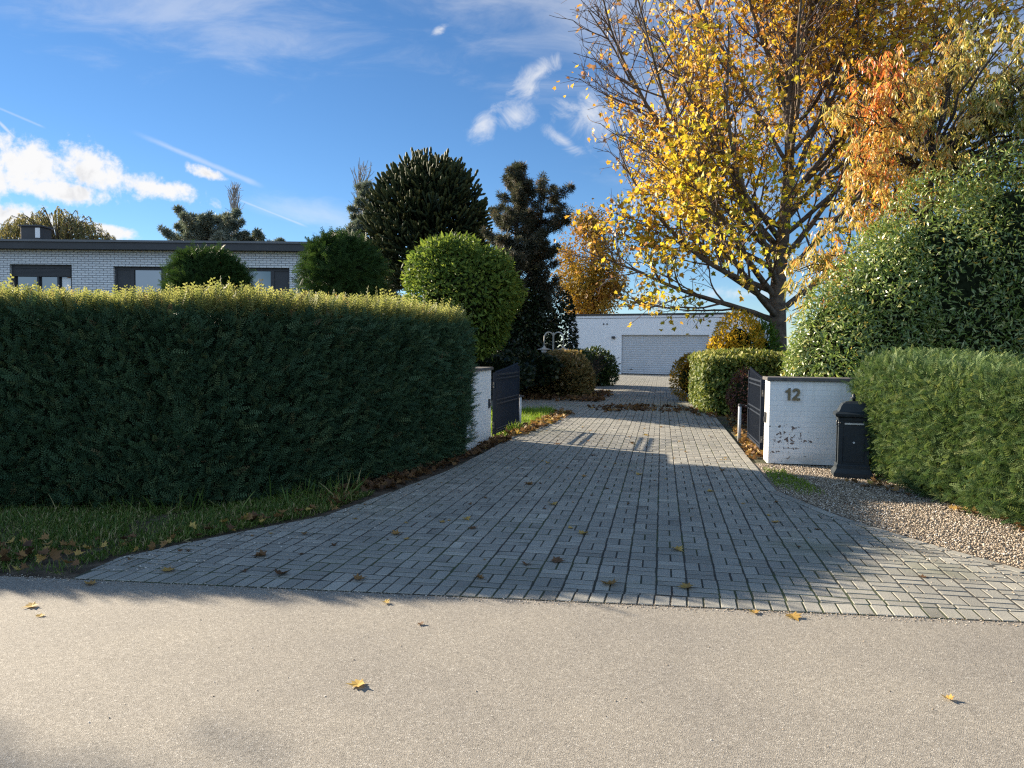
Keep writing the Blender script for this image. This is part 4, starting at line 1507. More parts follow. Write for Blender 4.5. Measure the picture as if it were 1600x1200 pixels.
def maple():
    base = np.array([8.34, 24.0, 0.0])
    SC = 1.17
    t = thing('maple_tree', 'tall half bare maple with yellow and golden leaves', 'tree', tuple(base))
    G = Grower(21)
    r = G.r
    trunk = np.array([(0, 0, -0.03), (-0.02, 0, 0.8), (-0.05, 0, 1.8), (-0.10, 0, 2.9), (0.0, 0.05, 4.0), (0.10, 0.1, 5.2), (0.16, 0.1, 6.5), (0.12, 0.15, 8.0), (0.2, 0.1, 9.5), (0.25, 0, 11.5)])
    G.lv[0] = [(trunk, np.array([0.30, 0.235, 0.215, 0.205, 0.175, 0.15, 0.125, 0.10, 0.07, 0.03]), None)]
    limbs = []
    nl = 38
    cen = np.array([0, 0, 7.0])
    rad = np.array([6.9, 5.0, 7.2])

    def inside(p, m=1.0):
        q = (p - cen) / rad
        return (q * q).sum() < m

    def room(p, d):
        """distance to the crown boundary along d"""
        q = (p - cen) / rad
        e = d / rad
        A = e @ e
        B = q @ e
        C_ = q @ q - 1
        disc = B * B - A * C_
        if disc <= 0:
            return 1.0
        return max(0.6, (-B + math.sqrt(disc)) / A)

    az_list = [PI * 0.98, PI * 1.18, 0.15, PI * 0.78, PI * 1.05, PI * 0.9, PI * 1.25, -0.5, PI * 0.7, 0.5, PI * 1.08, PI * 0.95, PI * 1.3, -0.2, PI, 0.3, -0.35, 0.05, 0.6, -0.15]
    for i in range(nl):
        f = i / (nl - 1)
        z = 2.1 + 7.6 * f ** 1.15
        k = int(np.searchsorted(trunk[:, 2], z)) - 1
        q = (z - trunk[k, 2]) / (trunk[k + 1, 2] - trunk[k, 2])
        p = trunk[k] * (1 - q) + trunk[k + 1] * q
        az = az_list[i] if i < len(az_list) else i * 2.399 + 0.7
        az += r.normal() * 0.15
        el = math.radians(28 + 36 * f + r.normal() * 7)
        if i < 20:
            el = math.radians([23, 27, 30, 26, 40, 18, 34, 35, 30, 45, 34, 48, 30, 40, 30, 45, 38, 52, 40, 58][i])
        d = np.array([math.cos(az) * math.cos(el), math.sin(az) * math.cos(el), math.sin(el)])
        L = room(p, d) * (r.uniform(0.82, 1.0) if d[0] > -0.3 else r.uniform(0.95, 1.08))
        if i == 0:
            L *= 0.75
        rr = (0.095 - 0.05 * f) * r.uniform(0.85, 1.15)
        up = 0.025 if i != 0 else -0.004
        pts = G.shoot(p, d, L, 1, rr, 0.014, 0.35, 0.055, (0, 0, up))
        limbs.append((pts, rr))
    for pts, rr in limbs:
        n = len(pts)
        Lm = np.linalg.norm(np.diff(pts, axis=0), axis=1).sum()
        m = int(Lm * 2.2) + 3
        for j in range(m):
            f = 0.18 + 0.80 * (j + r.random()) / m
            k = min(n - 2, int(f * (n - 1)))
            p = pts[k] + (pts[k + 1] - pts[k]) * r.random()
            d = G.side_dir(pts[k + 1] - pts[k], math.radians(r.uniform(28, 60)))
            d = d + np.array([0, 0, 0.15])
            L = min((2.6 * (1 - f) + 0.9) * r.uniform(0.7, 1.15), room(p, d / np.linalg.norm(d)) * 1.02)
            if not inside(p, 1.05):
                continue
            b2 = G.shoot(p, d, L, 2, max(0.010, rr * 0.42 * (1 - 0.5 * f)), 0.007, 0.22, 0.085, (0, 0, 0.03))
            n2 = len(b2)
            m2 = int(L * 3.2) + 2
            for q in range(m2):
                f2 = 0.15 + 0.83 * (q + r.random()) / m2
                k2 = min(n2 - 2, int(f2 * (n2 - 1)))
                p2 = b2[k2] + (b2[k2 + 1] - b2[k2]) * r.random()
                d2 = G.side_dir(b2[k2 + 1] - b2[k2], math.radians(r.uniform(30, 65))) + np.array([0, 0, 0.12])
                L2 = r.uniform(0.45, 1.05) * (1.1 - 0.4 * f2)
                b3 = G.shoot(p2, d2, L2, 3, 0.0105, 0.006, 0.16, 0.11, (0, 0, 0.04))
                for s_ in range(r.integers(0, 3)):
                    k3 = r.integers(1, len(b3) - 1) if len(b3) > 2 else 1
                    d3 = G.side_dir(b3[k3] - b3[k3 - 1], math.radians(r.uniform(30, 60))) + np.array([0, 0, 0.1])
                    G.shoot(b3[k3], d3, r.uniform(0.2, 0.5), 4, 0.0065, 0.0045, 0.15, 0.12, (0, 0, 0.05))
    V, F = tubes_np(G.lv[0], 14)
    mesh_np('trunk', V * SC, F, M['bark'], t, None, True)
    V, F = tubes_np(G.lv[1], 8)
    mesh_np('limbs', V * SC, F, M['bark'], t, None, True)
    Va, Fa = tubes_np(G.lv[2], 5)
    Vb, Fb = tubes_np(G.lv[3] + G.lv[4], 3)
    mesh_np('twigs', np.concatenate([Va, Vb]) * SC, np.concatenate([Fa, Fb + len(Va)]), M['twig'], t)
    # leaves
    ends = np.array([b[0][-1] for b in G.lv[3] + G.lv[4]] + [b[0][len(b[0]) // 2] for b in G.lv[3]])
    n = len(ends)
    X, Z = ends[:, 0], ends[:, 2]
    # leafiest low down and near the stem; tips up and to the left are bare
    prob = np.full(n, 0.52)
    low = (1 - np.clip((Z - 5.6) / 1.6, 0, 1)) * np.clip((1.2 - X) / 1.0, 0, 1) * (1 - np.clip((-X - 3.5) / 0.9, 0, 1))
    prob = prob + 0.24 * low + 0.30 * np.clip((X - 0.2) / 0.8, 0, 1) * np.clip((Z - 3.2) / 1.0, 0, 1)
    bare = np.clip((-X - 2.9) / 1.6, 0, 1) * np.clip((Z - 5.0) / 1.3, 0, 1)
    prob = prob * (1 - 0.82 * bare) - 0.04 * np.clip((Z - 7.0) / 2, 0, 1) * (1 - bare)
    prob = prob + (0.42 * lump(ends, 77, 1.7, 1.0) + 0.16 * lump(ends, 78, 3.5, 1.0)) * (1 - bare)
    keep = rng.random(n) < np.clip(prob, 0.03, 0.97)
    ends = ends[keep]
    cnt = rng.integers(1, 6, len(ends)) + (rng.random(len(ends)) < low[keep]) * rng.integers(0, 2, len(ends))
    P = np.repeat(ends, cnt, 0)
    P = P + rng.normal(size=P.shape) * np.array([0.14, 0.14, 0.12])
    colr = 0.36 + 0.24 * np.clip((P[:, 2] - 3.5) / 5, 0, 1) + 0.38 * np.clip((-P[:, 0] - 3.2) / 2.5, 0, 1) + 0.24 * lump(P, 31, 0.9, 1.0) + rng.normal(size=len(P)) * 0.20
    D = np.stack([rng.normal(size=len(P)) * 0.6, rng.normal(size=len(P)) * 0.6, -0.5 + rng.normal(size=len(P)) * 0.5], 1)
    Nn = rand_dirs(len(P)) + np.array([-0.5, -0.1, 0.7])
    scatter('leaves', P * SC, D, Nn, rng.uniform(0.09, 0.205, len(P)), MAPLE_S, M['maple'], t, np.clip(colr, 0, 1))
    print('maple leaves', len(P), 'twigs', len(G.lv[3]) + len(G.lv[4]))


maple()


def narrow_leaf_tree():
    base = np.array([8.75, 16.2, 0.0])
    t = thing('cherry_tree', 'tree with drooping narrow red and olive leaves above the evergreen', 'tree', tuple(base))
    G = Grower(5)
    r = G.r
    trunk = np.array([(0, 0, -0.03), (0.05, 0, 1.5), (0.0, 0, 3.0), (-0.1, 0, 4.2), (-0.1, 0, 5.3)])
    G.lv[0] = [(trunk, np.array([0.20, 0.15, 0.13, 0.11, 0.08]), None)]
    targets = []
    # crown as lobes: centre, radii
    lobes = [((-0.9, 0, 6.2), (1.4, 1.1, 1.4), 28), ((0.5, 0.0, 7.1), (1.9, 1.2, 1.4), 34), ((2.6, 0.0, 6.4), (1.9, 1.2, 2.0), 50),
             ((-2.75, -0.5, 2.8), (0.40, 0.5, 0.8), 9), ((-1.3, -0.2, 4.6), (0.8, 0.7, 0.7), 9), ((1.2, 0, 5.0), (2.0, 1.0, 1.0), 26)]
    leafP, leafD, leafT = [], [], []
    for c, rad, n in lobes:
        c = np.array(c)
        rad = np.array(rad)
        st = trunk[min(4, max(1, int(c[2] / 1.25)))] * 1.0
        for i in range(n):
            tg = c + rad * unit(r.normal(size=3)) * r.random() ** (1 / 3)
            ctl = (st + tg) / 2 + np.array([0, 0, 0.5])
            pts = bez(st, ctl, tg, 9)
            pts[1:-1] += r.normal(size=(7, 3)) * 0.04
            if i % 3 == 0:
                G.lv.setdefault(1, []).append((pts, 0.045, 0.010))
            else:
                G.lv.setdefault(1, []).append((pts[4:], 0.016, 0.008))
            for k in range(6):
                q = pts[r.integers(5, 9)]
                d = G.side_dir(pts[-1] - pts[-3], math.radians(r.uniform(30, 80)))
                sh = G.shoot(q, d, r.uniform(0.3, 0.75), 2, 0.008, 0.004, 0.15, 0.1, (0, 0, -0.02))
                for m in range(4):
                    e = sh[min(len(sh) - 1, 1 + m)] if m < len(sh) - 1 else sh[-1]
                    nn = r.integers(4, 8)
                    ph = r.random(nn) * 2 * PI
                    D = np.stack([np.cos(ph) * 0.55, np.sin(ph) * 0.55, np.full(nn, -0.85)], 1) + r.normal(size=(nn, 3)) * 0.2
                    leafP.append(np.tile(e, (nn, 1)) + r.normal(size=(nn, 3)) * 0.03)
                    leafD.append(D)
                    red = 0.36 + 0.22 * math.exp(-((e[0] + 1.5) / 1.1) ** 2) * (1 if e[2] > 4.4 else 0.7) + 0.12 * (e[2] > 7.0) - 0.04 * np.clip(e[0] + 0.3, 0, 2)
                    if e[0] < -1.7 and e[2] < 4.6:
                        red = 0.58
                    red += 0.34 * float(lump(e[None], 41, 1.5, 1.0)[0]) - 0.04
                    leafT.append(np.clip(red + r.normal(size=nn) * 0.25, 0, 1))
    V, F = tubes_np(G.lv[0], 10)
    mesh_np('trunk', V, F, M['bark_dark'], t, None, True)
    Va, Fa = tubes_np(G.lv[1], 5)
    Vb, Fb = tubes_np(G.lv[2], 3)
    mesh_np('branches', np.concatenate([Va, Vb]), np.concatenate([Fa, Fb + len(Va)]), M['bark_dark'], t)
    P, D, T = np.concatenate(leafP), np.concatenate(leafD), np.concatenate(leafT)
    scatter('leaves', P, D, rand_dirs(len(P)) + np.array([0, 0, 0.6]), rng.uniform(0.12, 0.21, len(P)), T_curved(0.085, 0.28), M['sumac'], t, T)
    print('narrow leaves', len(P))


narrow_leaf_tree()


def evergreen():
    parts = [(5.98, 14.2, 1.1, 0.90, 1.0, 1.75, 16000), (6.95, 14.4, 1.55, 1.15, 1.2, 2.45, 23000), (8.05, 14.6, 1.8, 1.4, 1.3, 2.90, 27000), (9.45, 14.6, 2.1, 1.7, 1.4, 3.10, 27000), (11.0, 14.6, 2.3, 1.8, 1.4, 3.35, 14000)]
    bx, by = 7.5, 14.4
    parts = [(a - bx, b - by, c, d, e, f, n) for a, b, c, d, e, f, n in parts]
    shrub('evergreen_shrub', 'huge sunlit evergreen shrub with narrow leaves behind the right hedge', 'shrub', (bx, by, 0), parts, M['ever'], 0.11, T_curved(0.12, 0.22), 0.30, 0.7, 0.9, lamp=0.20, core=0.74, depth=0.30, holes=0.12)


evergreen()


def monkey_puzzle():
    base = np.array([-3.80, 34.0, 0.0])
    t = thing('monkey_puzzle_tree', 'dark domed monkey puzzle tree with rope like branches', 'tree', tuple(base))
    r = np.random.default_rng(12)
    trunk = np.array([(0, 0, -0.03), (0.02, 0, 3.0), (0, 0, 6.0), (0, 0, 8.6)])
    V, F = tubes_np([(trunk, np.array([0.24, 0.19, 0.15, 0.08]), None)], 12)
    mesh_np('trunk', V, F, M['bark_dark'], t, None, True)
    ropes, tint = [], []

    def rope(pts, rad, tip):
        n = len(pts)
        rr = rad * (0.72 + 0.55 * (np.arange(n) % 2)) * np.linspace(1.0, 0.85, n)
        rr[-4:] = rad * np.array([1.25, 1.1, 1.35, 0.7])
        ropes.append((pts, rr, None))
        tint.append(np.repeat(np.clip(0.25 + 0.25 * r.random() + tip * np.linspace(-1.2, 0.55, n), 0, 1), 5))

    n = 270
    for i in range(n):
        v = 1 - 1.62 * (i + 0.5) / n                      # top to low
        a = i * 2.399963
        s = math.sqrt(max(0.0, 1 - v * v))
        tg = np.array([s * math.cos(a) * 1.80, s * math.sin(a) * 1.80, 4.85 + v * (2.12 if v > 0 else 2.35)])
        tg *= np.array([1, 1, 1]) + 0
        tg[:2] *= r.uniform(0.92, 1.04) * (1.0 if v > -0.35 else 0.88)
        tg[2] += r.normal() * 0.08
        z0 = 2.7 + (tg[2] - 2.3) * 0.62 - 0.2
        st = np.array([0, 0, max(2.4, min(6.1, z0))])
        ctl = st + (tg - st) * np.array([0.62, 0.62, 0.34 if v > 0 else 0.2]) + np.array([0, 0, -0.16 - 0.15 * (v < 0)])
        L = np.linalg.norm(tg - st)
        m = max(8, int(L / 0.045))
        pts = bez(st, ctl, tg, m)
        pts += np.cumsum(r.normal(size=pts.shape) * 0.006, 0)
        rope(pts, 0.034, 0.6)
        nb = 7 if v > -0.4 else 5
        for k in range(nb):
            f = r.uniform(0.40, 0.88)
            q = pts[int(f * (m - 1))]
            dd = tg - q
            dd = dd + np.cross(dd, r.normal(size=3)) * 0.75
            e = q + unit(dd) * np.linalg.norm(tg - q) * r.uniform(0.7, 1.05)
            L2 = np.linalg.norm(e - q)
            if L2 < 0.15:
                continue
            c2 = (q + e) / 2 + np.array([0, 0, -0.10])
            qe = (e - np.array([0, 0, 4.85])) / np.array([1.84, 1.84, 2.14 if e[2] > 4.85 else 2.4])
            qn = np.linalg.norm(qe)
            if qn > 1.0:
                e = np.array([0, 0, 4.85]) + (e - np.array([0, 0, 4.85])) / qn
            rope(bez(q, c2, e, max(5, int(L2 / 0.045))), 0.029, 0.8)
    ropes = [(p * 1.58 + np.array([0, 0, -0.80]), q * 1.42, None) for p, q, _ in ropes]
    V, F = tubes_np(ropes, 5)
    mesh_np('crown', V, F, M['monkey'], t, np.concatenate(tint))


monkey_puzzle()


def needle_tree(name, label, loc, H, z0, rad, nbr, mat, tuft, size, seed, up=0.35, shape=1.0, tip_bias=0.0, tilt=0.0, ivy=None, extra=None, flat=1.0, per=7, sub=3):
    t = thing(name, label, 'tree', loc)
    G = Grower(seed)
    r = G.r
    trunk = np.array([(0, 0, -0.03), (0.03, 0, H * 0.35), (0, 0.03, H * 0.7), (tilt, 0, H * 0.97)])
    tr = [(trunk, np.array([0.02 * H + 0.06, 0.017 * H + 0.04, 0.01 * H + 0.02, 0.012]), None)]
    if extra is not None:
        tr.append((np.array(extra, float), 0.06, 0.015))
    V, F = tubes_np(tr, 9)
    mesh_np('trunk', V, F, M['bark_dark'], t, None, True)
    P, D = [], []
    br = []
    for i in range(nbr):
        f = (i + r.random()) / nbr
        z = z0 + (H - z0) * f
        src = trunk
        off = np.array([np.interp(z, trunk[:, 2], trunk[:, 0]), 0, z])
        if extra is not None and r.random() < 0.3:
            ex = np.array(extra, float)
            z = ex[0, 2] + (ex[-1, 2] - ex[0, 2]) * r.random()
            off = np.array([np.interp(z, ex[:, 2], ex[:, 0]), np.interp(z, ex[:, 2], ex[:, 1]), z])
            f = max(f, 0.55)
        az = r.random() * 2 * PI
        L = rad * ((1 - f) ** shape * 0.9 + 0.12) * r.uniform(0.6, 1.1)
        d = np.array([math.cos(az), math.sin(az), r.normal() * 0.12 + 0.05])
        pts = G.shoot(off, d, L, 1, 0.018 + 0.012 * L, 0.008, 0.25, 0.06, (0, 0, up * 0.25))
        n = len(pts)
        for k in range(int(per * L) + 2):
            q = r.uniform(0.30, 1.0)
            ii = min(n - 2, int(q * (n - 1)))
            p = pts[ii] + (pts[ii + 1] - pts[ii]) * r.random()
            sd = G.side_dir(pts[ii + 1] - pts[ii], r.uniform(0.3, 1.2))
            sd[2] = sd[2] * flat + up * 0.5
            sL = 0.45 * L * (1 - q) + 0.10
            for m in range(sub):
                P.append(p + sd * sL * (m + 0.3) / sub)
                D.append(sd + r.normal(size=3) * 0.3)
        P.append(pts[-1])
        D.append(pts[-1] - pts[-2])
    P.append(trunk[-1] + np.array([0, 0, H * 0.03]))
    D.append(np.array([0, 0, 1.0]))
    V, F = tubes_np(G.lv[1], 4)
    mesh_np('branches', V, F, M['bark_dark'], t)
    P, D = np.array(P), np.array(D)
    scatter('crown', P, D, rand_dirs(len(P)), rng.uniform(0.75, 1.2, len(P)) * size, tuft, mat, t)
    if ivy:
        pp, dd = [], []
        for (cx, cy, cz, rx, ry, rz, nn) in ivy:
            p, d = ball_pts(nn, (rx, ry, rz), 5, 0.15, 2.6, 0.5)
            p = p + np.array([cx, cy, cz])
            ok = p[:, 2] > 0.05
            pp.append(p[ok])
            dd.append(d[ok])
        pp, dd = np.concatenate(pp), np.concatenate(dd)
        scatter('ivy', pp, dd + rand_dirs(len(pp)) * 0.8 + np.array([0, 0, -0.4]), dd + rand_dirs(len(pp)) * 0.5, rng.uniform(0.10, 0.18, len(pp)), ROUND, M['ivy'], t)
        V0 = []
        for (cx, cy, cz, rx, ry, rz, nn) in ivy[:1]:
            core_ball('ivy_stems', (rx, ry, rz), M['hedge_core'], t, (cx, cy, cz), 0.62, 5, 0.15, 2.6, 0.02)
    return t


needle_tree('pine_tree', 'dark irregular pine with tufted branches and ivy at its foot', (0.12, 28, 0), 8.1, 2.2, 1.9, 140, M['pine'], T_tuft(20, 0.055, 1.1), 0.23, 4, up=0.55, shape=0.55, tilt=-0.12,
            ivy=[(0.35, 0, 1.9, 1.15, 1.0, 2.1, 9000), (-0.7, 0.2, 1.5, 1.0, 0.9, 1.6, 4000), (1.75, 0.6, 1.7, 0.50, 0.6, 1.9, 2600)], extra=[(0.1, 0, 3.2), (0.75, 0, 5.2), (1.0, 0, 7.2)], per=10, sub=2)
needle_tree('blue_conifer', 'blue grey conifer with layered branches left of the monkey puzzle tree', (-7.75, 40, 0), 10.0, 3.4, 2.6, 60, M['blue'], T_tuft(16, 0.06, 1.0), 0.30, 9, up=0.0, shape=0.8, flat=0.4, per=10, sub=3)
needle_tree('cedar_tree', 'grey green cedar crown rising above the house roof', (-17.6, 45, 0), 8.9, 5.8, 3.1, 55, M['blue'], T_tuft(16, 0.06, 1.0), 0.36, 14, up=0.25, shape=0.35, flat=0.35, per=9, sub=3)
needle_tree('cedar_tree', 'smaller grey green cedar tip right of the taller cedar', (-14.8, 45.5, 0), 8.0, 5.6, 1.9, 26, M['blue'], T_tuft(16, 0.06, 1.0), 0.34, 15, up=0.2, shape=0.4, flat=0.35, per=9, sub=3)


def poplar(label, loc, H, z0, wd, n, seed):
    t = thing('poplar_tree', label, 'tree', loc)
    G = Grower(seed)
    r = G.r
    trunk = np.array([(0, 0, -0.03), (0.1, 0, H * 0.5), (0, 0, H)])
    G.lv[0] = [(trunk, np.array([0.30, 0.2, 0.02]), None)]
    V, F = tubes_np(G.lv[0], 8)
    mesh_np('trunk', V, F, M['pale_twig'], t, None, True)
    for i in range(n):
        z = z0 + (H - z0) * r.random() * 0.92
        az = r.random() * 2 * PI
        d = np.array([math.cos(az) * 0.45, math.sin(az) * 0.45, 1.0])
        L = min(H - z, r.uniform(1.2, 2.6))
        pts = G.shoot(np.array([0.05, 0, z]), d, L, 1, 0.045, 0.018, 0.4, 0.05, (-math.cos(az) * 0.05 * (1 - wd), -math.sin(az) * 0.05 * (1 - wd), 0.05))
        for k in range(4):
            ii = r.integers(1, len(pts) - 1)
            G.shoot(pts[ii], (pts[ii + 1] - pts[ii]) / 0.4 + r.normal(size=3) * 0.35, r.uniform(0.5, 1.0), 1, 0.024, 0.014, 0.3, 0.05, (0, 0, 0.05))
    V, F = tubes_np(G.lv[1], 3)
    mesh_np('crown', V, F, M['pale_twig'], t)


poplar('slim bare poplar standing up beyond the house roof', (-25.3, 70, 0), 15.9, 8.5, 0.1, 70, 3)
poplar('bare pale poplar top beside the monkey puzzle tree', (-11.9, 60, 0), 15.6, 8.0, 0.5, 60, 8)


def willow():
    t = thing('willow_tree', 'olive weeping willow crown behind the roof chimney', 'tree', (-29.6, 50, 0))
    r = np.random.default_rng(2)
    G = Grower(2)
    trunk = np.array([(0, 0, -0.03), (0, 0, 3.5), (0.2, 0, 7.0)])
    V, F = tubes_np([(trunk, np.array([0.5, 0.4, 0.2]), None)], 10)
    mesh_np('trunk', V, F, M['bark'], t, None, True)
    P, D = [], []
    for i in range(230):
        a = r.random() * 2 * PI
        rr = r.random() ** 0.5
        top = np.array([math.cos(a) * rr * 3.6, math.sin(a) * rr * 3.0, 10.0 - 1.7 * rr ** 2 + r.normal() * 0.25])
        if i % 2 == 0:
            G.lv.setdefault(1, []).append((bez(trunk[-1], (trunk[-1] + top) / 2 + np.array([0, 0, 0.9]), top, 8), 0.06, 0.02))
        L = r.uniform(1.6, 3.4)
        n = int(L / 0.07)
        out = np.array([math.cos(a), math.sin(a), 0]) * 0.35
        s = np.linspace(0, 1, n)[:, None]
        pts = top + out * np.sin(s * 1.6) + np.array([0.35, 0, 0]) * s * r.normal() * 0.5 + np.array([0, 0, -1]) * (L * s ** 1.3) + np.array([0, 0, 0.25]) * np.sin(s * PI * 0.8)
        G.lv.setdefault(2, []).append((pts[::3], 0.014, 0.008))
        P.append(np.repeat(pts, 2, 0))
        D.append(np.tile([0.2, 0, -1.0], (2 * n, 1)) + r.normal(size=(2 * n, 3)) * 0.45)
    P, D = np.concatenate(P), np.concatenate(D)
    Va, Fa = tubes_np(G.lv[1], 5)
    Vb, Fb = tubes_np(G.lv[2], 3)
    mesh_np('branches', np.concatenate([Va, Vb]), np.concatenate([Fa, Fb + len(Va)]), M['bark'], t)
    scatter('crown', P + r.normal(size=P.shape) * 0.05, D, rand_dirs(len(P)), rng.uniform(0.16, 0.28, len(P)), T_blade(0.10, 0.03), M['willow'], t)


willow()


def leafy_tree(name, label, loc, H, z0, rx, ry, mat, size, n_br, seed, tmpl=BLADE, per=9, cl=14, spread=0.45):
    t = thing(name, label, 'tree', loc)
    G = Grower(seed)
    r = G.r
    trunk = np.array([(0, 0, -0.03), (0.05, 0, z0), (0, 0.05, (z0 + H) / 2), (0.05, 0, H - 0.3)])
    V, F = tubes_np([(trunk, np.array([0.022 * H, 0.018 * H, 0.010 * H, 0.02]), None)], 9)
    mesh_np('trunk', V, F, M['bark_dark'], t, None, True)
    P = []
    cz = (z0 + H) / 2
    for i in range(n_br):
        d = unit(r.normal(size=3))
        rr = r.uniform(0.55, 1.0)
        tg = np.array([d[0] * rx * rr, d[1] * ry * rr, cz + d[2] * (H - z0) / 2 * rr])
        st = np.array([0, 0, max(z0 * 0.8, tg[2] - (abs(tg[0]) + abs(tg[1])) * 0.9 - 0.4)])
        pts = bez(st, (st + tg) / 2 + np.array([0, 0, -0.15]), tg, 8)
        G.lv.setdefault(1, []).append((pts, 0.035, 0.012))
        for k in range(per):
            q = pts[r.integers(4, 8)] + r.normal(size=3) * spread * 0.6
            P.append(q + r.normal(size=(cl, 3)) * spread * 0.45)
    P = np.concatenate(P)
    V, F = tubes_np(G.lv[1], 4)
    mesh_np('branches', V, F, M['bark_dark'], t)
    D = rand_dirs(len(P)) + np.array([0, 0, -0.35])
    tint = np.clip(0.5 + 0.3 * lump(P, seed, 0.9, 1.0) + rng.normal(size=len(P)) * 0.16, 0, 1)
    scatter('crown', P, D, rand_dirs(len(P)) + np.array([0, 0, 0.6]), rng.uniform(0.7, 1.25, len(P)) * size, tmpl, mat, t, tint)
    return t


leafy_tree('golden_tree', 'golden autumn tree standing behind the white garage', (6.35, 62, 0), 12.9, 3.4, 3.4, 2.8, M['yellow'], 0.30, 95, 6, BLADE, 9, 16, 0.55)
# a garden tree left of the frame throws the soft shade on the near corner of the road
leafy_tree('garden_tree', 'small leafy tree behind the hedge left outside the frame', (-21.3, 13.55, 0), 10.6, 6.4, 1.9, 1.9, M['green_shrub'], 0.24, 58, 17, BLADE, 9, 16, 0.4)

# ------------------------------------------------------------------ garden shrubs
GRP = 'shrubs in the bed left of the drive'
HB = T_spray(3, 0.06, 0.5)
shrub('brown_shrub', 'round brown heath shrub nearest the drive with leaves at its foot', 'shrub', (1.70, 25.2, 0), [(0, 0, 0.55, 0.98, 0.85, 0.86, 5200)], M['heather'], 0.16, HB, -0.5, 0.8, 0.5, GRP, core=0.74)
shrub('brown_shrub', 'low brown heath shrub behind the open left gate', 'shrub', (0.05, 25.6, 0), [(0, 0, 0.55, 1.0, 0.85, 0.72, 4200), (-1.3, 0.3, 0.5, 0.8, 0.7, 0.75, 2600)], M['heather'], 0.16, HB, -0.5, 0.8, 0.5, GRP, core=0.74)
shrub('green_shrub', 'dark green shrub beside the garage corner', 'shrub', (3.55, 33.5, 0), [(0, 0, 0.6, 1.0, 0.9, 0.95, 3800), (-0.9, -1.0, 0.6, 0.9, 0.8, 0.9, 3000)], M['green_shrub'], 0.15, BLADE, -0.3, 0.8, 0.7, GRP, core=0.76)
shrub('dark_juniper', 'flat dark juniper spreading behind the left gate wall', 'shrub', (-0.9, 23.0, 0), [(0, 0, 0.75, 1.5, 0.9, 0.55, 4200), (1.3, 1.5, 0.95, 1.2, 0.8, 0.5, 2600)], M['ivy'], 0.16, HB, 0.0, 0.9, 0.6, GRP, core=0.7)


def bare_shrub(label, loc, n, H, seed, spread):
    t = thing('bare_shrub', label, 'shrub', loc)
    G = Grower(seed)
    r = G.r
    for i in range(n):
        az = r.random() * 2 * PI
        d = np.array([math.cos(az) * spread, math.sin(az) * spread, 1.0])
        pts = G.shoot(np.array([r.normal() * 0.08, r.normal() * 0.08, -0.03]), d, H * r.uniform(0.7, 1.1), 1, 0.02, 0.008, 0.18, 0.1, (0, 0, 0.0))
        for k in range(6):
            ii = r.integers(2, len(pts) - 1)
            G.shoot(pts[ii], G.side_dir(pts[ii] - pts[ii - 1], r.uniform(0.4, 0.9)) + np.array([0, 0, 0.2]), r.uniform(0.3, 0.7), 1, 0.012, 0.006, 0.12, 0.1, (0, 0, 0.03))
    V, F = tubes_np(G.lv[1], 4)
    mesh_np('twigs', V, F, M['bark_dark'], t)
    e = np.array([b[0][-1] for b in G.lv[1]])
    e = e[rng.random(len(e)) < 0.35]
    scatter('leaves', e, rand_dirs(len(e)), rand_dirs(len(e)), rng.uniform(0.06, 0.1, len(e)), BLADE, M['heather'], t)


bare_shrub('dark leafless shrub with wiry twigs against the garage wall', (2.75, 29.0, 0), 16, 1.75, 4, 0.75)
bare_shrub('brownish leafless shrub left of the hooped garden lamp', (0.4, 28.0, 0), 18, 2.2, 6, 0.45)


def varieg_hedge():
    t = thing('variegated_hedge', 'clipped green and cream hedge under the maple right of drive', 'hedge', (6.2, 20, 0))
    base = np.array([6.2, 20, 0.0])
    H = 1.45
    path = [(6.6, 22.6), (5.35, 22.6), (4.86, 18.95), (5.1, 18.6), (8.6, 18.0)]
    P1, N1 = hedge_faces(path, -1, H, 15000, 0.0, 0.25)
    n = 6000
    s = rng.random(n)
    a = np.array([(4.95, 18.75), (8.6, 18.1), (8.8, 20.2), (5.5, 22.5)])
    q = rng.random((n, 1))
    P2 = np.concatenate([(a[0] * (1 - q) + a[1] * q) * (1 - s[:, None]) + (a[3] * (1 - q) + a[2] * q) * s[:, None], np.full((n, 1), H)], 1)
    P = np.concatenate([P1, P2])
    Nn = np.concatenate([N1, np.tile([0, 0, 1.0], (n, 1))])
    P = P + Nn * (lump(P, 8, 1.6, 0.10) - rng.random(len(P)) ** 1.5 * 0.18 + 0.03)[:, None]
    D = Nn * 0.7 + rand_dirs(len(P)) * 0.7 + np.array([0, 0, 0.25])
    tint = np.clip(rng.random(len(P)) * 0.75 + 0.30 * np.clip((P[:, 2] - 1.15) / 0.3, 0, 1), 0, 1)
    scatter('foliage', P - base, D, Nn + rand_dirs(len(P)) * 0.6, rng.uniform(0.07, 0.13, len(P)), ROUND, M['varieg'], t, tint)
    ins = [(6.4, 22.3), (5.6, 22.3), (5.12, 19.0), (8.5, 18.3), (8.6, 20.0)]
    core_solid('branches', [(x - 6.2, y - 20) for x, y in ins], H - 0.2, M['hedge_core'], t)


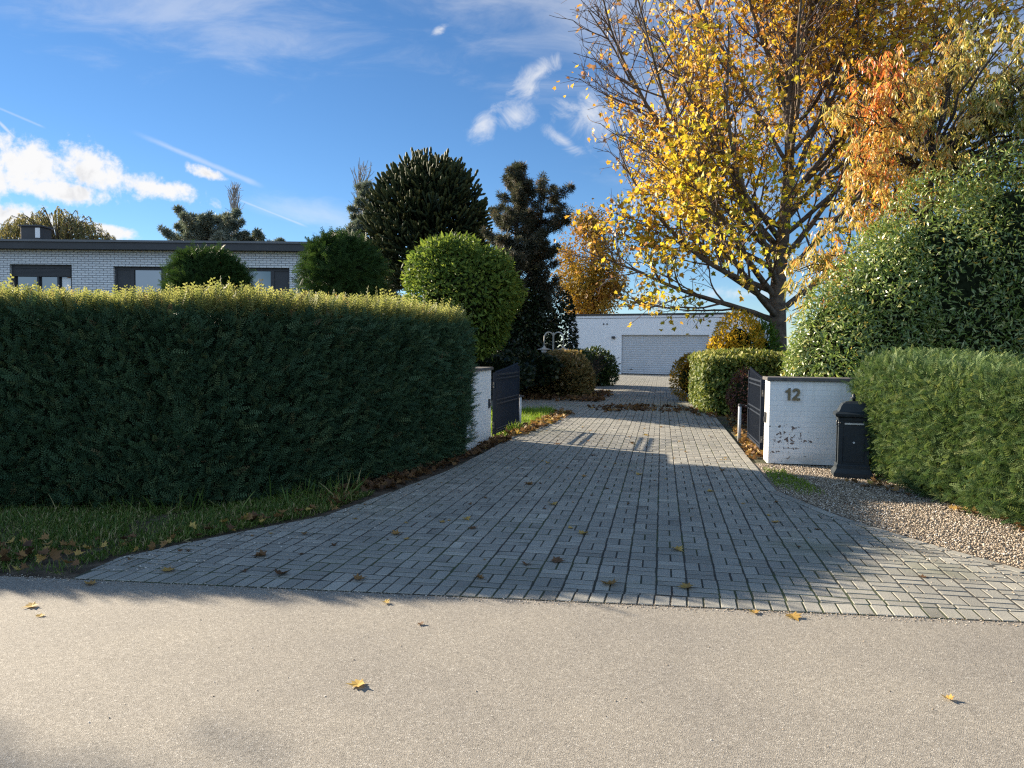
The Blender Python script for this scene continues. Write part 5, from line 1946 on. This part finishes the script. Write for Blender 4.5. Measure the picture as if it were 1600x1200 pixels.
varieg_hedge()
shrub('orange_shrub', 'orange autumn shrub at the far end of variegated hedge', 'shrub', (5.42, 23.7, 0), [(0, 0, 0.62, 0.46, 0.7, 0.68, 1700), (0.1, 0.2, 1.05, 0.36, 0.4, 0.38, 800)], M['orange'], 0.10, BLADE, -0.3, 0.8, 0.8, core=0.55, lamp=0.2)
shrub('yellow_bush', 'golden yellow bush in front of the garage end', 'shrub', (6.62, 22.6, 0), [(0, 0, 1.72, 0.72, 0.7, 0.95, 3600), (-0.45, -0.2, 1.35, 0.5, 0.5, 0.7, 1500)], M['golden_bush'], 0.115, BLADE, -0.1, 0.8, 0.8, core=0.5, lamp=0.2)
shrub('green_bush', 'bright green arching bush left of the maple trunk', 'shrub', (7.42, 22.9, 0), [(0, 0, 1.4, 0.42, 0.42, 0.95, 1500)], M['palm_green'], 0.24, T_curved(0.07, 0.35), -0.3, 0.9, 0.5, core=0.6)
shrub('red_shrub', 'dark red leaved shrub behind the right gate', 'shrub', (4.78, 15.6, 0), [(0, 0, 0.62, 0.38, 0.42, 0.55, 2600), (0.35, -0.7, 0.45, 0.35, 0.4, 0.45, 1500)], M['red_shrub'], 0.06, BLADE, 0.2, 0.8, 0.9, core=0.66)


# ------------------------------------------------------------------ pylon far behind the garage
def pylon():
    t = thing('power_pylon', 'faint lattice power pylon on the horizon above the garage roof', 'pylon', (57, 300, 0))
    b = MB()
    H, w0, w1 = 21.5, 2.2, 0.35
    lv = [0, 5, 9, 12.5, 15, 17, 18.6, 20, 21.5]
    wid = lambda z: w0 + (w1 - w0) * min(1, z / 17.0)
    for sx in (-1, 1):
        for sy in (-1, 1):
            b.tube([(sx * wid(z), sy * wid(z), z) for z in lv], 0.10, 4)
    for z0, z1 in zip(lv[:-1], lv[1:]):
        for s in (-1, 1):
            b.tube([(-wid(z0), s * wid(z0), z0), (wid(z1), s * wid(z1), z1)], 0.06, 3)
            b.tube([(wid(z0), s * wid(z0), z0), (-wid(z1), s * wid(z1), z1)], 0.06, 3)
    b.build('mast', M['galv'], t)
    for z, L in ((16.6, 2.6), (18.4, 3.0), (20.2, 2.2)):
        b = MB()
        for s in (-1, 1):
            b.tube([(0, 0, z + 0.6), (s * L, 0, z)], 0.08, 3)
            b.tube([(0, 0, z), (s * L, 0, z)], 0.08, 3)
        b.build('arm', M['galv'], t)


pylon()


# ------------------------------------------------------------------ grass, gravel, leaf drifts
def in_poly(P, poly):
    x, y = P[:, 0], P[:, 1]
    ins = np.zeros(len(P), bool)
    n = len(poly)
    for i in range(n):
        x0, y0 = poly[i]
        x1, y1 = poly[(i + 1) % n]
        c = ((y0 > y) != (y1 > y)) & (x < (x1 - x0) * (y - y0) / (y1 - y0 + 1e-12) + x0)
        ins ^= c
    return ins


def poly_pts(poly, n):
    poly = np.array(poly)
    lo, hi = poly.min(0), poly.max(0)
    out = []
    got = 0
    while got < n:
        p = lo + rng.random((n * 2, 2)) * (hi - lo)
        p = p[in_poly(p, poly)]
        out.append(p)
        got += len(p)
    return np.concatenate(out)[:n]


def grass(name, label, poly, n, h, mat, patch=0.0, z=-0.015, pat_seed=1, lean=0.45):
    p = poly_pts(poly, n)
    P = np.concatenate([p, np.full((len(p), 1), z)], 1)
    if patch > 0:
        k = lump(P, pat_seed, 3.0, 1.0) + rng.normal(size=len(P)) * 0.25
        P = P[k > patch - 0.5]
    D = np.tile([0, 0, 1.0], (len(P), 1)) + rng.normal(size=(len(P), 3)) * lean
    D[:, 2] = np.abs(D[:, 2])
    S = rng.uniform(0.5, 1.3, len(P)) * h * (1 + 0.4 * lump(P, pat_seed + 3, 4.0, 1.0))
    o = scatter(name, P, D, rand_dirs(len(P)), S, T_curved(0.022 if h > 0.1 else 0.05, 0.30), mat, None)
    return tag(o, label, 'grass', None, 'stuff')


verge_in = [(-9, 5.85), (-6, 5.42), (-3.0, 5.12), (-2.95, 5.55), (-2.63, 6.02), (-2.30, 6.45), (-1.80, 7.05), (-1.45, 8.15), (-2.0, 8.0), (-3.0, 7.4), (-4.7, 7.3), (-9, 7.4)]
grass('verge_grass', 'rough grass growing on the verge under the left hedge', verge_in, 80000, 0.06, M['grass'], 0.12, -0.018, 4)
grass('verge_grass', 'tall thin grass stalks at the foot of the left hedge', [(-9, 7.4), (-4.7, 7.25), (-3.1, 7.3), (-2.1, 7.95), (-1.6, 8.6), (-1.62, 7.8), (-2.3, 7.0), (-3.4, 7.0), (-9, 7.0)], 1500, 0.22, M['grass'], 0.4, -0.018, 6, 0.7)
grass('lawn', 'bright sunlit lawn patch beside the open left gate', [(-0.1, 13.6), (0.2, 14.6), (0.55, 16.1), (1.10, 19.0), (0.9, 19.6), (-3.5, 19.6), (-4.5, 14.5)], 42000, 0.15, M['lawn'], 0.0, -0.03, 2)
grass('verge_grass', 'small grass tufts along the gravel beside the right wall', [(3.15, 8.3), (3.05, 8.8), (3.35, 10.2), (3.55, 10.1), (3.5, 9.2), (3.45, 8.2)], 2200, 0.055, M['lawn'], 0.55, -0.015, 12)


def pebbles():
    n = 26000
    p = poly_pts([(4.36, 4.28), (4.12, 4.75), (3.76, 5.46), (3.46, 6.24), (3.16, 7.20), (3.02, 8.50), (3.42, 10.60), (5.0, 10.3), (5.0, 4.3)], n)
    P = np.concatenate([p, np.full((n, 1), -0.015)], 1) + rng.random((n, 1)) * np.array([0, 0, 0.010])
    tv = np.array([(1, 0, 0), (0.3, 0.9, 0), (-0.8, 0.55, 0), (-0.9, -0.4, 0), (0.2, -0.85, 0), (0.1, 0.05, 0.65), (0, 0, -0.6)], float)
    tf = [(i, (i + 1) % 5, 5) for i in range(5)] + [((i + 1) % 5, i, 6) for i in range(5)]
    D = rng.normal(size=(n, 3)) * np.array([1, 1, 0.3])
    N = np.tile([0, 0, 1.0], (n, 1)) + rng.normal(size=(n, 3)) * 0.25
    o = scatter('gravel', P, D, N, rng.uniform(0.006, 0.0135, n), (tv, np.array(tf)), M['pebble'], None)
    tag(o, 'beige gravel strip between the paving and right hedge', 'gravel', None, 'stuff')


pebbles()


def grit():
    n = 2600
    x = rng.uniform(-3.4, 4.3, n)
    P1 = np.stack([x, np.array([road_y(v) for v in x]) + rng.normal(size=n) * 0.035 - 0.01, np.full(n, -0.002)], 1)
    n2 = 900
    y = rng.uniform(5.2, 8.4, n2)
    P2 = np.stack([drive_left(y) + np.abs(rng.normal(size=n2)) * 0.45 + 0.03, y, np.full(n2, 0.001)], 1)
    n3 = 700
    y = rng.uniform(4.6, 8.5, n3)
    P3 = np.stack([drive_right(y) - np.abs(rng.normal(size=n3)) * 0.45 - 0.02, y, np.full(n3, 0.001)], 1)
    n4 = 700
    y = rng.uniform(2.9, 16, n4)
    P4 = np.stack([rng.uniform(-2.0, 3.0, n4), y, np.where(y > 4.9, 0.001, -0.002)], 1)
    P4 = P4[(P4[:, 1] < 4.3) | ((P4[:, 0] > drive_left(P4[:, 1])) & (P4[:, 0] < drive_right(P4[:, 1])) & (P4[:, 1] > 5.0))]
    P = np.concatenate([P1, P2, P3, P4])
    m = len(P)
    tv = np.array([(1, 0, 0), (0.3, 0.9, 0), (-0.8, 0.55, 0), (-0.9, -0.4, 0), (0.2, -0.85, 0), (0.1, 0.05, 0.6)], float)
    tf = [(i, (i + 1) % 5, 5) for i in range(5)]
    D = rng.normal(size=(m, 3)) * np.array([1, 1, 0.2])
    S = np.concatenate([rng.uniform(0.002, 0.006, n), rng.uniform(0.003, 0.010, n2), rng.uniform(0.003, 0.010, n3), rng.uniform(0.002, 0.006, len(P4))])
    o = scatter('loose_grit', P, D, np.tile([0, 0, 1.0], (m, 1)) + rng.normal(size=(m, 3)) * 0.15, S, (tv, np.array(tf)), M['pebble'], None)
    tag(o, 'loose grit and stone chips along the road edge and paving', 'grit', None, 'stuff')


grit()


def drift(label, poly, n, size=0.11, z=0.0, thick=0.05, tint=(0.35, 0.25)):
    p = poly_pts(poly, n)
    P = np.concatenate([p, np.full((n, 1), z)], 1)
    k = lump(P, len(label), 2.5, 1.0) + rng.normal(size=n) * 0.4
    P = P[k > -0.15]
    m = len(P)
    P[:, 2] += 0.006 + rng.random(m) * thick
    a = rng.random(m) * 2 * PI
    D = np.stack([np.cos(a), np.sin(a), rng.normal(size=m) * 0.30], 1)
    N = np.tile([0, 0, 1.0], (m, 1)) + rng.normal(size=(m, 3)) * 0.45
    tv, tf = MAPLE
    tv = tv.copy()
    tv[:, 2] += 0.35 * np.abs(tv[:, 0]) + 0.35 * (tv[:, 1] - 0.4) ** 2
    o = scatter('fallen_leaves', P, D, N, rng.uniform(0.7, 1.2, m) * size, (tv, tf), M['litter'], None, np.clip(tint[0] + rng.normal(size=m) * tint[1], 0, 1))
    return tag(o, label, 'leaf drift', None, 'stuff')


drift('brown leaf drift along the foot of the left hedge and wall', [(-1.75, 7.3), (-1.25, 8.7), (-0.72, 10.3), (-0.30, 12.0), (0.02, 13.0), (-0.25, 13.4), (-0.6, 11.5), (-0.95, 10.4), (-1.5, 9.0), (-2.0, 7.9)], 800, 0.10, 0.0, 0.03, (0.25, 0.2))
drift('golden brown leaf drift on the lawn edge by the left gate', [(-0.2, 13.3), (0.25, 13.8), (0.75, 15.6), (1.50, 18.4), (1.25, 19.2), (0.72, 17.2), (0.30, 15.3)], 420, 0.12, 0.0, 0.04, (0.55, 0.25))
drift('brown leaf drift around the brown heath shrubs', [(-0.6, 23.9), (1.4, 22.8), (2.6, 22.6), (3.2, 25.0), (3.7, 28.5), (2.5, 27.0), (1.5, 25.0), (-0.6, 25.0)], 1100, 0.14, 0.0, 0.08, (0.30, 0.2))
drift('long leaf drift lying across the driveway past the gate', [(2.2, 18.9), (3.0, 19.6), (4.2, 18.7), (4.75, 17.6), (5.0, 18.6), (4.95, 20.6), (3.8, 21.6), (2.0, 20.9)], 420, 0.12, 0.0, 0.015, (0.32, 0.2))
drift('orange leaf drift in the bed beside the right gate', [(3.45, 10.95), (4.0, 13.4), (4.6, 16.4), (5.3, 19.0), (5.7, 18.4), (5.5, 16.0), (4.5, 13.0), (3.75, 11.2)], 900, 0.10, -0.02, 0.05, (0.50, 0.22))
drift('thin scatter of leaves along the foot of the right hedge', [(3.95, 9.3), (4.05, 9.45), (4.45, 9.2), (4.45, 8.0), (4.6, 6.8), (4.85, 5.2), (4.6, 5.2), (4.38, 6.8), (4.25, 8.0)], 130, 0.08, 0.0, 0.02, (0.65, 0.25))
drift('brown leaves caught in the verge grass at the road corner', [(-5.5, 5.35), (-2.85, 5.08), (-2.7, 5.75), (-2.1, 6.6), (-1.70, 7.3), (-2.3, 6.8), (-3.0, 6.0), (-5.5, 5.75)], 300, 0.085, 0.0, 0.05, (0.5, 0.3))


# ------------------------------------------------------------------ single fallen leaves
def leaf_mesh(seed):
    r = random.Random(seed)
    tv, tf = MAPLE
    tv = tv.copy()
    cx, cy, tw = r.uniform(0.1, 0.7), r.uniform(0.0, 0.5), r.uniform(-0.3, 0.3)
    tv[:, 1] -= 0.4
    tv[:, 2] = 0.02 + cx * np.abs(tv[:, 0]) ** 1.4 + cy * np.abs(tv[:, 1]) ** 1.8 + tw * tv[:, 0] * tv[:, 1]
    tv[:, 0] *= 1 - 0.25 * cx
    # stalk
    b = len(tv)
    st = np.array([(-0.012, -0.4, 0.05), (0.012, -0.4, 0.05), (0.03, -0.75, 0.03), (0.015, -0.75, 0.03)])
    V = np.concatenate([tv, st])
    F = list(map(tuple, tf)) + [(b, b + 1, b + 2), (b, b + 2, b + 3)]
    me = bpy.data.meshes.new('fallen_leaf')
    me.from_pydata([tuple(v) for v in V], [], F)
    return me


def litter_tint_mesh(seed, tint):
    me = leaf_mesh(seed)
    a = me.attributes.new('tint', 'FLOAT', 'POINT')
    rr = np.random.default_rng(seed)
    a.data.foreach_set('value', np.clip(np.full(len(me.vertices), tint) + rr.normal(size=len(me.vertices)) * 0.07, 0, 1).astype(np.float32))
    me.materials.append(M['litter'])
    return me


def put_leaf(me, x, y, z, s, rz, label, group=None):
    o = bpy.data.objects.new('fallen_leaf', me)
    col.objects.link(o)
    o.location = (x, y, z)
    o.rotation_euler = (random.gauss(0, 0.08), random.gauss(0, 0.08), rz)
    o.scale = (s, s, s)
    tag(o, label, 'leaf', group)
    return o


put_leaf(litter_tint_mesh(1, 0.93), -0.70, 3.46, 0.0, 0.088, 1.9, 'pale yellow maple leaf alone in the middle of the asphalt', 'leaves on the asphalt')
put_leaf(litter_tint_mesh(2, 0.88), 1.97, 3.38, 0.0, 0.055, 0.6, 'small orange yellow leaf on the asphalt at the right', 'leaves on the asphalt')
put_leaf(litter_tint_mesh(3, 0.9), -2.83, 4.47, 0.0, 0.085, 2.4, 'curled yellow leaf on the asphalt below the verge grass', 'leaves on the asphalt')
put_leaf(litter_tint_mesh(4, 0.95), -2.68, 4.32, 0.0, 0.05, 0.3, 'tiny yellow leaf scrap on the asphalt below the verge', 'leaves on the asphalt')
put_leaf(litter_tint_mesh(5, 0.75), -2.72, 4.90, 0.0, 0.085, 1.2, 'tan leaf on the asphalt touching the paving corner', 'leaves on the asphalt')
put_leaf(litter_tint_mesh(6, 0.93), -0.75, 4.60, 0.0, 0.06, 4.0, 'pale leaf at the shadow edge on the asphalt', 'leaves on the asphalt')
put_leaf(litter_tint_mesh(7, 0.85), 1.66, 4.42, 0.0, 0.10, 3.3, 'long golden leaf on the asphalt below the header course', 'leaves on the asphalt')
put_leaf(litter_tint_mesh(8, 0.9), 1.45, 4.50, 0.0, 0.07, 0.9, 'curled golden leaf against the header course edge', 'leaves on the asphalt')
put_leaf(litter_tint_mesh(9, 0.2), -0.50, 4.25, 0.0, 0.045, 0.9, 'dark shrivelled leaf scrap on the asphalt', 'leaves on the asphalt')
kinds = [litter_tint_mesh(20 + i, t) for i, t in enumerate((0.15, 0.25, 0.35, 0.5, 0.65, 0.8, 0.95))]
spots = [(-2.35, 5.2, 5), (-1.85, 5.6, 2), (-1.0, 5.05, 3), (-0.95, 6.3, 4), (-0.33, 6.55, 1), (-0.40, 6.9, 6), (0.35, 5.55, 1), (0.62, 6.4, 6), (0.65, 5.0, 4), (0.12, 5.45, 2), (0.42, 7.6, 6), (1.3, 5.9, 6),
         (-1.55, 5.15, 0), (-0.2, 5.1, 3), (1.15, 4.95, 5), (2.4, 6.9, 5), (2.2, 8.4, 6), (1.6, 9.5, 6), (2.75, 9.9, 3), (0.9, 9.3, 4), (0.2, 8.7, 3), (0.5, 10.4, 6), (1.2, 11.2, 1), (2.0, 12.6, 3), (0.75, 12.5, 1), (2.45, 13.9, 6), (1.5, 14.6, 4), (3.0, 15.4, 3)]
for i, (x, y, k) in enumerate(spots):
    put_leaf(kinds[k], x, y, 0.002, random.uniform(0.08, 0.125), random.uniform(0, 6.28), 'dry fallen maple leaf lying on the grey block paving', 'fallen leaves on the paving')
for i in range(150):
    y = random.uniform(5.2, 18)
    x = random.uniform(float(drive_left(y)) + 0.1, float(drive_right(y)) - 0.2)
    put_leaf(random.choice(kinds), x, y, 0.002, random.uniform(0.02, 0.065), random.uniform(0, 6.28), 'dry fallen maple leaf lying on the grey block paving', 'fallen leaves on the paving')
